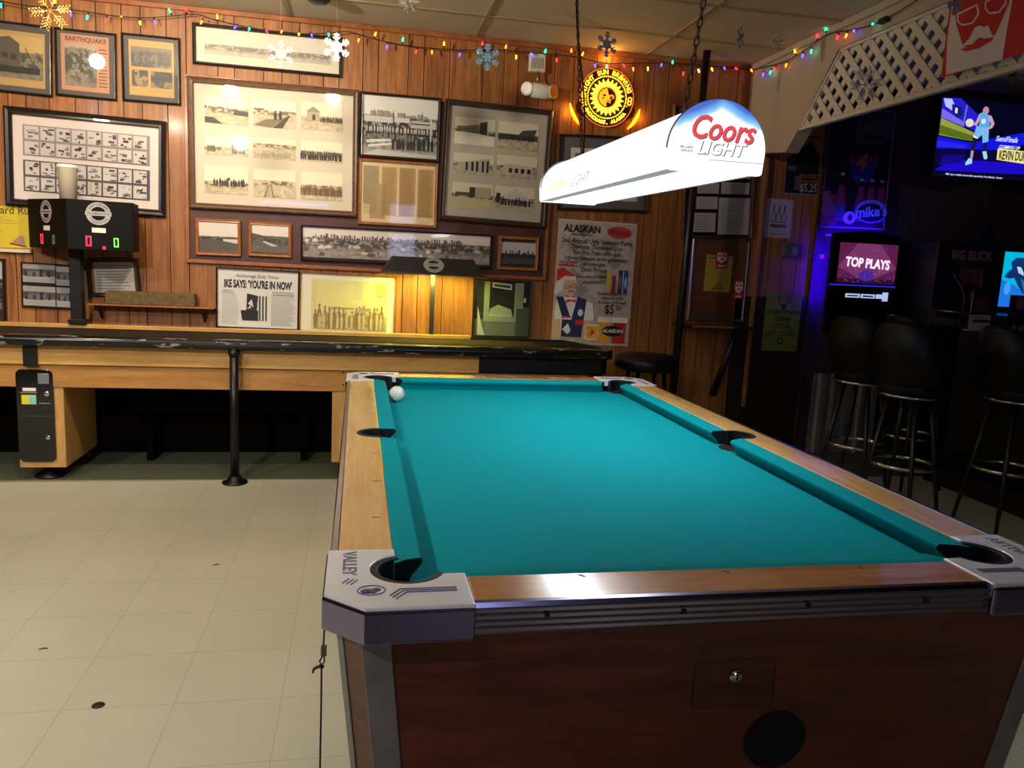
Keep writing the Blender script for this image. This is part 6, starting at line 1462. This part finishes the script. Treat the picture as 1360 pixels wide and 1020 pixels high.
# menu cards on the counter
def stand_card(name, label, corners, y, base, shapes, fn=None):
    r = rect(*corners, plane=y); o = thing(name, label, 'menu card', (r[0], y, r[1]-r[3]/2), (0, 0, 0))
    sheet('card', o, -r[2]/2, r[2]/2, 0, r[3], base, shapes, y=0.0, t=0.002)
    mb = MB(); mb.box(-r[2]/2, r[2]/2, 0.0, 0.04, 0.0, 0.004); mb.build('card_foot', 'white', o, world=False)
    if fn: fn(o, r)
    return o
r = rect((1290, 388), (1317.5, 390), (1315, 441), (1286.5, 438), plane=4.05)
stand_card('menu_card', 'dark red and white drinks menu card standing on the bar counter', ((1290, 388), (1317.5, 390), (1315, 441), (1286.5, 438)), 4.05, P('menu_white', (190, 178, 184), 0.6),
           [((60, 20, 24), R_(0.0, 0.42, 1, 1)), ((170, 160, 170), R_(0.0, 0.5, 0.06, 1))]+LINES((150, 90, 80), 0.2, 0.9, 0.5, 0.92, 8, 0.2, 0.3)+[((40, 36, 44), R_(0.2, 0.22, 0.95, 0.3)), ((90, 86, 96), R_(0.3, 0.34, 0.8, 0.36))])
stand_card('menu_card', 'dark blue drinks card on the counter at the right picture edge', ((1340, 391), (1372, 394), (1369, 447), (1337, 444)), 3.95, P('menu_blue', (20, 22, 50), 0.6),
           [((130, 110, 120), EL(0.45, 0.8, 0.2, 0.16, 12)), ((60, 70, 130), R_(0.1, 0.5, 0.9, 0.56)), ((60, 70, 130), R_(0.15, 0.4, 0.8, 0.46)), ((130, 130, 160), EL(0.3, 0.2, 0.1, 0.1, 10)), ((120, 130, 170), EL(0.62, 0.2, 0.12, 0.12, 10))])
# jukebox
a, b2 = hit(1108.5, 303, 1, 4.97), hit(1197, 446, 1, 4.97)
jx0, jx1, jz0, jz1 = a.x, b2.x, b2.z, a.z
c = (hit(1197, 314, 1, 4.97))
t = thing('jukebox', 'black wall jukebox with a TOP PLAYS screen and blue glow', 'jukebox', ((jx0+jx1)/2, D, jz0))
jx1 = c.x
mb = MB(); zz_ = [(jx0, jz0), (jx1, jz0), (jx1, jz1-0.03), ((jx0+jx1)/2, jz1), (jx0, jz1-0.03)]
vs = [(x, 4.97, z) for x, z in zz_]+[(x, 5.00, z) for x, z in zz_]+[((jx0+jx1)/2+(x-(jx0+jx1)/2)*0.55, 5.145, z-0.03*(z > 1.3)) for x, z in zz_]
mb.add(vs, [(0,1,2,3,4), (14,13,12,11,10)]+[(i, (i+1) % 5, 5+(i+1) % 5, 5+i) for i in range(5)]+[(5+i, 5+(i+1) % 5, 10+(i+1) % 5, 10+i) for i in range(5)])
mb.build('cabinet', 'blackgloss', t, bevel=0.006)
s0, s1 = hit(1116.5, 321.5, 1, 4.967), hit(1194, 379, 1, 4.967)
s1.x = min(s1.x, jx1-0.012)
px_ = [((112, 40, 92), R_(0, 0, 1, 1)), ((150, 66, 130), [(0.0, 0.4), (0.3, 1), (0.7, 1), (1, 0.4), (0.6, 0.1), (0.4, 0.1)]), ((60, 20, 70), R_(0, 0, 1, 0.12)), ((90, 50, 190), EL(0.5, 0.2, 0.14, 0.14, 12))]
rr = random.Random(3)
for i in range(44):
    u, v = rr.random(), (rr.random()*0.35 if i % 3 else rr.random()*0.9); e_ = 0.006+0.006*rr.random()
    if 0.1 < u < 0.9 and 0.42 < v < 0.7: continue
    px_.append((rr.choice(((255, 220, 120), (120, 240, 200), (255, 150, 220), (250, 250, 250))), R_(u, v, min(u+e_, 1), min(v+e_*1.3, 1))))
o_ = thing('x', None, None); bpy.data.objects.remove(o_)
sc = sheet('screen', t, s0.x-t.location.x, s1.x-t.location.x, s1.z-jz0, s0.z-jz0, 'black', px_, y=4.9685-D, emis=0.55)
o = text('TOP PLAYS', 0.088, glowink((255, 240, 255), 1.0), t, (s0.x+s1.x)/2-t.location.x, (s0.z+s1.z)/2-jz0, 4.9645-D, bold=0.003, sx=0.80, ang=-0.04); o.parent = sc
mb = MB()
for pa, pb in (((1123.5, 389.5), (1141.5, 395.5)), ((1144, 390.5), (1161.5, 396.5)), ((1164, 391), (1172, 397)), ((1173, 388.5), (1178.5, 400.5))):
    p, q = hit(pa[0], pa[1], 1, 4.965), hit(pb[0], pb[1], 1, 4.965)
    mb.box(p.x, q.x, 4.965, 4.9695, q.z, p.z)
ps = mb.build('payment_slots', EM('slot_glow', (190, 210, 255), 0.8), t)
mb = MB()
for pa, pb in (((1125.5, 391.5), (1139.5, 393.8)), ((1146, 392.3), (1159.5, 394.8))):
    p, q = hit(pa[0], pa[1], 1, 4.963), hit(pb[0], pb[1], 1, 4.963); mb.box(p.x, q.x, 4.963, 4.9655, q.z, p.z)
mb.build('slot_mouth', 'black', ps)
blue = EM('blue_led', (40, 10, 255), 5.0)
mb = MB(); mb.box(jx0+0.05, jx0+0.056, 5.03, 5.04, jz0+0.14, jz1-0.06); mb.box(jx0+0.04, jx1-0.04, D-0.028, D-0.018, jz1-0.045, jz1-0.035); mb.build('led_strip', blue, t)
mb = MB(); p, q = hit(1106, 379.5, 1, 4.96), hit(1197, 382, 1, 4.96); mb.box(jx0+0.004, jx1-0.004, 4.962, 4.968, q.z-0.004, q.z+0.006); mb.build('light_line', EM('violet_line', (50, 40, 220), 0.8), t)
area('jukebox_glow_left', (jx0+0.045, 5.07, (jz0+jz1)/2+0.06), (jx0+0.02, 5.17, (jz0+jz1)/2+0.06), 3.0, (0.03, 0.0, 1.0), 0.02, 0.42)
area('jukebox_glow_top', ((jx0+jx1)/2, 5.05, jz1+0.005), ((jx0+jx1)/2, 5.17, jz1+0.06), 1.4, (0.03, 0.0, 1.0), 0.36, 0.02)
# corrugated grey panel below
a, b2 = hit(1082, 495, 1, D-0.05), hit(1168, 500, 1, D-0.05)
t = thing('metal_radiator_cover', 'grey ribbed metal panel on the floor under the jukebox, behind the stools', 'panel', ((a.x+b2.x)/2, D-0.05, 0))
mb = MB(); n = 40; vs = []
for i in range(n+1):
    x = a.x+(b2.x-a.x)*i/n; y = D-0.05+0.012*(1 if (i//2) % 4 < 2 else -1)*(1 if i < 14 or i > 28 else 0.1)
    vs += [(x, y, 0.005), (x, y, 0.60)]
mb.add(vs, [(2*i, 2*i+2, 2*i+3, 2*i+1) for i in range(n)], 0, False); o = mb.build('panel_sheet', 'corr', t)
sd = o.modifiers.new('thick', 'SOLIDIFY'); sd.thickness = 0.006
# television
r = rect((1251, 127), (1421, 142), (1408, 245), (1236, 230), plane=4.85)
t = thing('television', 'wall television showing a basketball player in a blue kit', 'television', (r[0], 4.85, r[1]), (-0.0, -r[4], 0))
W, H = r[2], r[3]
mb = MB(); mb.box(-W/2, W/2, 0.0, 0.05, -H/2, H/2); mb.build('housing', 'blackgloss', t, world=False, bevel=0.004)
mb = MB(); mb.box(-0.1, 0.1, 0.05, D-4.85, -0.08, 0.08); mb.build('wall_bracket', 'black', t, world=False)
def tvp(px, py):
    x, z = loc2(r, px, py, 4.85); return ((x+W/2-0.012)/(W-0.024), (z+H/2-0.02)/(H-0.032))
def cr(x, y): return tvp(1220+x/6.8, 110+y/6.8)
tv = [((4, 4, 30), R_(0, 0, 1, 1)), ((40, 30, 210), [cr(215, 133), cr(380, 140), cr(535, 290), cr(520, 440), cr(400, 390), cr(205, 300)]), ((120, 110, 240), [cr(210, 230), cr(400, 350), cr(400, 395), cr(200, 310)]), ((190, 200, 255), [cr(225, 140), cr(300, 145), cr(330, 220), cr(300, 250), cr(240, 210)]), ((20, 30, 120), [cr(300, 190), cr(390, 220), cr(400, 290), cr(340, 320), cr(300, 260)]), ((230, 235, 255), [cr(330, 225), cr(352, 230), cr(345, 280), cr(325, 270)]), ((120, 110, 190), [cr(430, 200), cr(442, 204), cr(405, 400), cr(392, 396)]),
      ((150, 160, 70), [cr(200, 315), cr(500, 450), cr(488, 530), cr(180, 470)]), ((90, 110, 30), [cr(190, 380), cr(490, 480), cr(484, 530), cr(182, 460)]), ((20, 20, 220), [cr(170, 480), cr(460, 540), cr(960, 450), cr(960, 560), cr(700, 610), cr(155, 590)]), ((40, 40, 240), [cr(165, 520), cr(430, 560), cr(430, 590), cr(158, 580)]),
      ((10, 6, 60), [cr(150, 595), cr(960, 620), cr(960, 760), cr(135, 740)]), ((30, 10, 200), [cr(300, 690), cr(960, 730), cr(960, 830), cr(135, 790)]), ((20, 10, 130), [cr(220, 650), cr(420, 650), cr(380, 720), cr(180, 740)]),
      ((240, 230, 140), [cr(712, 590), cr(960, 620), cr(960, 735), cr(700, 695)]), ((10, 8, 40), [cr(130, 800), cr(960, 850), cr(960, 885), cr(125, 840)]),
      ((230, 226, 190), EL(*cr(458, 362), 0.032, 0.055, 14)),
      ((30, 24, 50), [cr(488, 480), cr(535, 500), cr(495, 620), cr(470, 612)]), ((30, 24, 50), [cr(575, 540), cr(610, 540), cr(605, 620), cr(585, 620)]), ((160, 220, 250), [cr(450, 680), cr(480, 685), cr(478, 728), cr(420, 745), cr(418, 725)]), ((160, 220, 250), [cr(572, 620), cr(608, 618), cr(618, 680), cr(600, 694), cr(584, 685)]), ((200, 150, 160), [cr(470, 612), cr(494, 615), cr(485, 680), cr(462, 680)]),
      ((120, 190, 250), [cr(520, 390), cr(632, 400), cr(625, 530), cr(575, 545), cr(570, 470), cr(535, 500), cr(492, 485)]), ((90, 170, 245), [cr(545, 280), cr(580, 265), cr(625, 290), cr(640, 380), cr(630, 410), cr(535, 400), cr(550, 340)]), ((210, 160, 190), [cr(625, 290), cr(655, 300), cr(682, 370), cr(660, 410), cr(590, 435), cr(588, 418), cr(640, 395), cr(650, 370), cr(630, 340)]), ((210, 160, 190), [cr(545, 280), cr(552, 330), cr(520, 390), cr(490, 380), cr(520, 340)]),
      ((190, 140, 160), EL(*cr(604, 252), 0.024, 0.055, 14)), ((230, 240, 200), EL(*cr(583, 348), 0.018, 0.035, 12)), ((240, 250, 255), [cr(492, 470), cr(500, 478), cr(535, 500), cr(528, 506), cr(490, 492)])]
sc = sheet('screen', t, -W/2+0.012, W/2-0.012, -H/2+0.02, H/2-0.012, 'black', tv, y=-0.001, emis=0.95)
def tvtext(s, px, py, size, c, bold=0.0, shear=0.0, sx=1.0, align='LEFT'):
    x, z = loc2(r, 1220+px/6.8, 110+py/6.8, 4.85); o = text(s, size, glowink(c, 1.0), t, x, z, -0.0075, bold=bold, shear=shear, sx=sx, align=align); o.parent = sc
tvtext('SemiFinals', 690, 505, 0.050, (220, 225, 255), 0.0006, 0.3, 0.85); tvtext('COMING UP', 722, 578, 0.030, (230, 230, 250), 0.0006); tvtext('KEVIN DURANT', 718, 655, 0.085, (40, 30, 40), 0.002, 0, 0.5); tvtext('MLB  ng to multiple reports (first reported by The Athletic).  Catcher', 238, 823, 0.016, (200, 210, 255), 0.0002)
# arcade cabinet
ay = 4.72
p, q = hit(1225, 330, 1, ay), hit(1330, 330, 1, ay); z1 = hit(1292, 322, 1, ay).z
t = thing('arcade_cabinet', 'dark hunting arcade cabinet with BIG BUCK art beside a bright blue screen', 'arcade machine', ((p.x+q.x)/2, ay, 0))
x0, x1 = hit(1238, 400, 1, ay).x, q.x
mb = MB(); mb.box(x0, x1+0.75, ay+0.004, D-0.02, 0.0, z1); mb.build('cabinet', P('arcade_black', (14, 12, 16), 0.5), t, bevel=0.01)
A0, A1 = hit(1238, 442, 1, ay), hit(1329, 331, 1, ay)
def ac(x, y):
    p = hit(1220+x/7.286, 280+y/7.286, 1, ay); return ((p.x-x0)/(x1-x0), (p.z-A0.z)/(z1-0.01-A0.z))
art_ = [((22, 16, 60), [ac(110, 960), ac(260, 620), ac(700, 100), ac(760, 300), ac(560, 500), ac(400, 800)]), ((120, 90, 120), [ac(110, 930), ac(260, 1010), ac(400, 1060), ac(400, 1130), ac(110, 1090)]), ((70, 40, 60), R_(*ac(330, 480), *ac(700, 385))), ((96, 64, 74), [ac(380, 560), ac(430, 540), ac(500, 560), ac(480, 700), ac(420, 720)]), ((120, 70, 80), [ac(500, 560), ac(620, 560), ac(640, 700), ac(560, 730), ac(500, 700)])]
for a_ in (((330, 600), (410, 740)), ((410, 740), (440, 840)), ((440, 840), (420, 960)), ((590, 740), (500, 780)), ((500, 780), (500, 840)), ((330, 640), (420, 620)), ((600, 650), (600, 750)), ((440, 840), (500, 840)), ((390, 960), (390, 1090))):
    (x_, y_), (u_, v_) = a_; art_.append(((176, 152, 164), [ac(x_-6, y_), ac(x_+6, y_), ac(u_+6, v_), ac(u_-6, v_)]))
sc = sheet('art_panel', t, x0-t.location.x, x1-t.location.x, A0.z, z1-0.01, P('arcade_art', (26, 16, 24), 0.5), art_, y=0.0)
o = text('BIG BUCK', 0.085, paint((176, 136, 156)), t, (hit(1290, 340, 1, ay).x)-t.location.x, hit(1290, 340, 1, ay).z, -0.006, bold=0.001, sx=0.85); o.parent = sc
o = text('HUNTER', 0.05, paint((80, 60, 70)), t, (hit(1290, 349, 1, ay).x)-t.location.x, hit(1290, 350, 1, ay).z, -0.006, sx=0.9); o.parent = sc
s0, s1 = hit(1333, 334, 1, ay), hit(1325.5, 407, 1, ay)
sx0 = (s0.x+s1.x)/2
def sb(x, y):
    p = hit(1220+x/7.286, 280+y/7.286, 1, ay); return ((p.x-sx0)/0.55, (p.z-s1.z)/(s0.z-s1.z))
bird = [((0, 190, 230), R_(0, 0, 1, 1)), ((30, 120, 230), [(0, 0), (0, 0.5), (0.2, 0.4), (0.6, 0.1), (0.6, 0)]), ((60, 170, 250), EL(*sb(850, 750), 0.05, 0.12, 12)), ((16, 50, 110), [sb(820, 640), sb(860, 590), sb(900, 560), sb(890, 500), sb(940, 455), sb(1020, 455), sb(1100, 560), sb(1100, 830), sb(1000, 800), sb(950, 720), sb(920, 650), sb(870, 655)]), ((180, 220, 240), [sb(945, 540), sb(985, 545), sb(1010, 600), sb(1010, 630), sb(960, 600)]), ((40, 110, 150), [sb(980, 650), sb(1040, 700), sb(1060, 800), sb(1010, 790)])]
sheet('game_screen', t, sx0-t.location.x, sx0-t.location.x+0.55, s1.z, s0.z, 'black', bird, y=-0.004, emis=0.9)

# assumed blue neon, added on the rear wall for reflections in glass and chrome
t = thing('assumed_neon_sign', 'assumed blue neon sign added on the rear wall behind the viewer', 'assumed neon sign', (-1.0, Y0+0.05, 1.9))
mb = MB(); mb.box(-1.55, -0.45, Y0+0.01, Y0+0.04, 1.65, 2.1); mb.build('back_panel', 'black', t)
mb = MB(); mb.tube([(-1.5, Y0+0.07, 1.7), (-0.5, Y0+0.07, 1.7), (-0.5, Y0+0.07, 2.05), (-1.5, Y0+0.07, 2.05)], 0.014, 8, closed=True)
mb.tube(catmull([Vector((-1.4+0.1*i, Y0+0.07, 1.87+0.09*(1 if i % 2 else -1))) for i in range(9)], 5), 0.016, 8)
mb.build('assumed_neon_tube', EM('assumed_neon_blue', (90, 110, 255), 14.0), t)
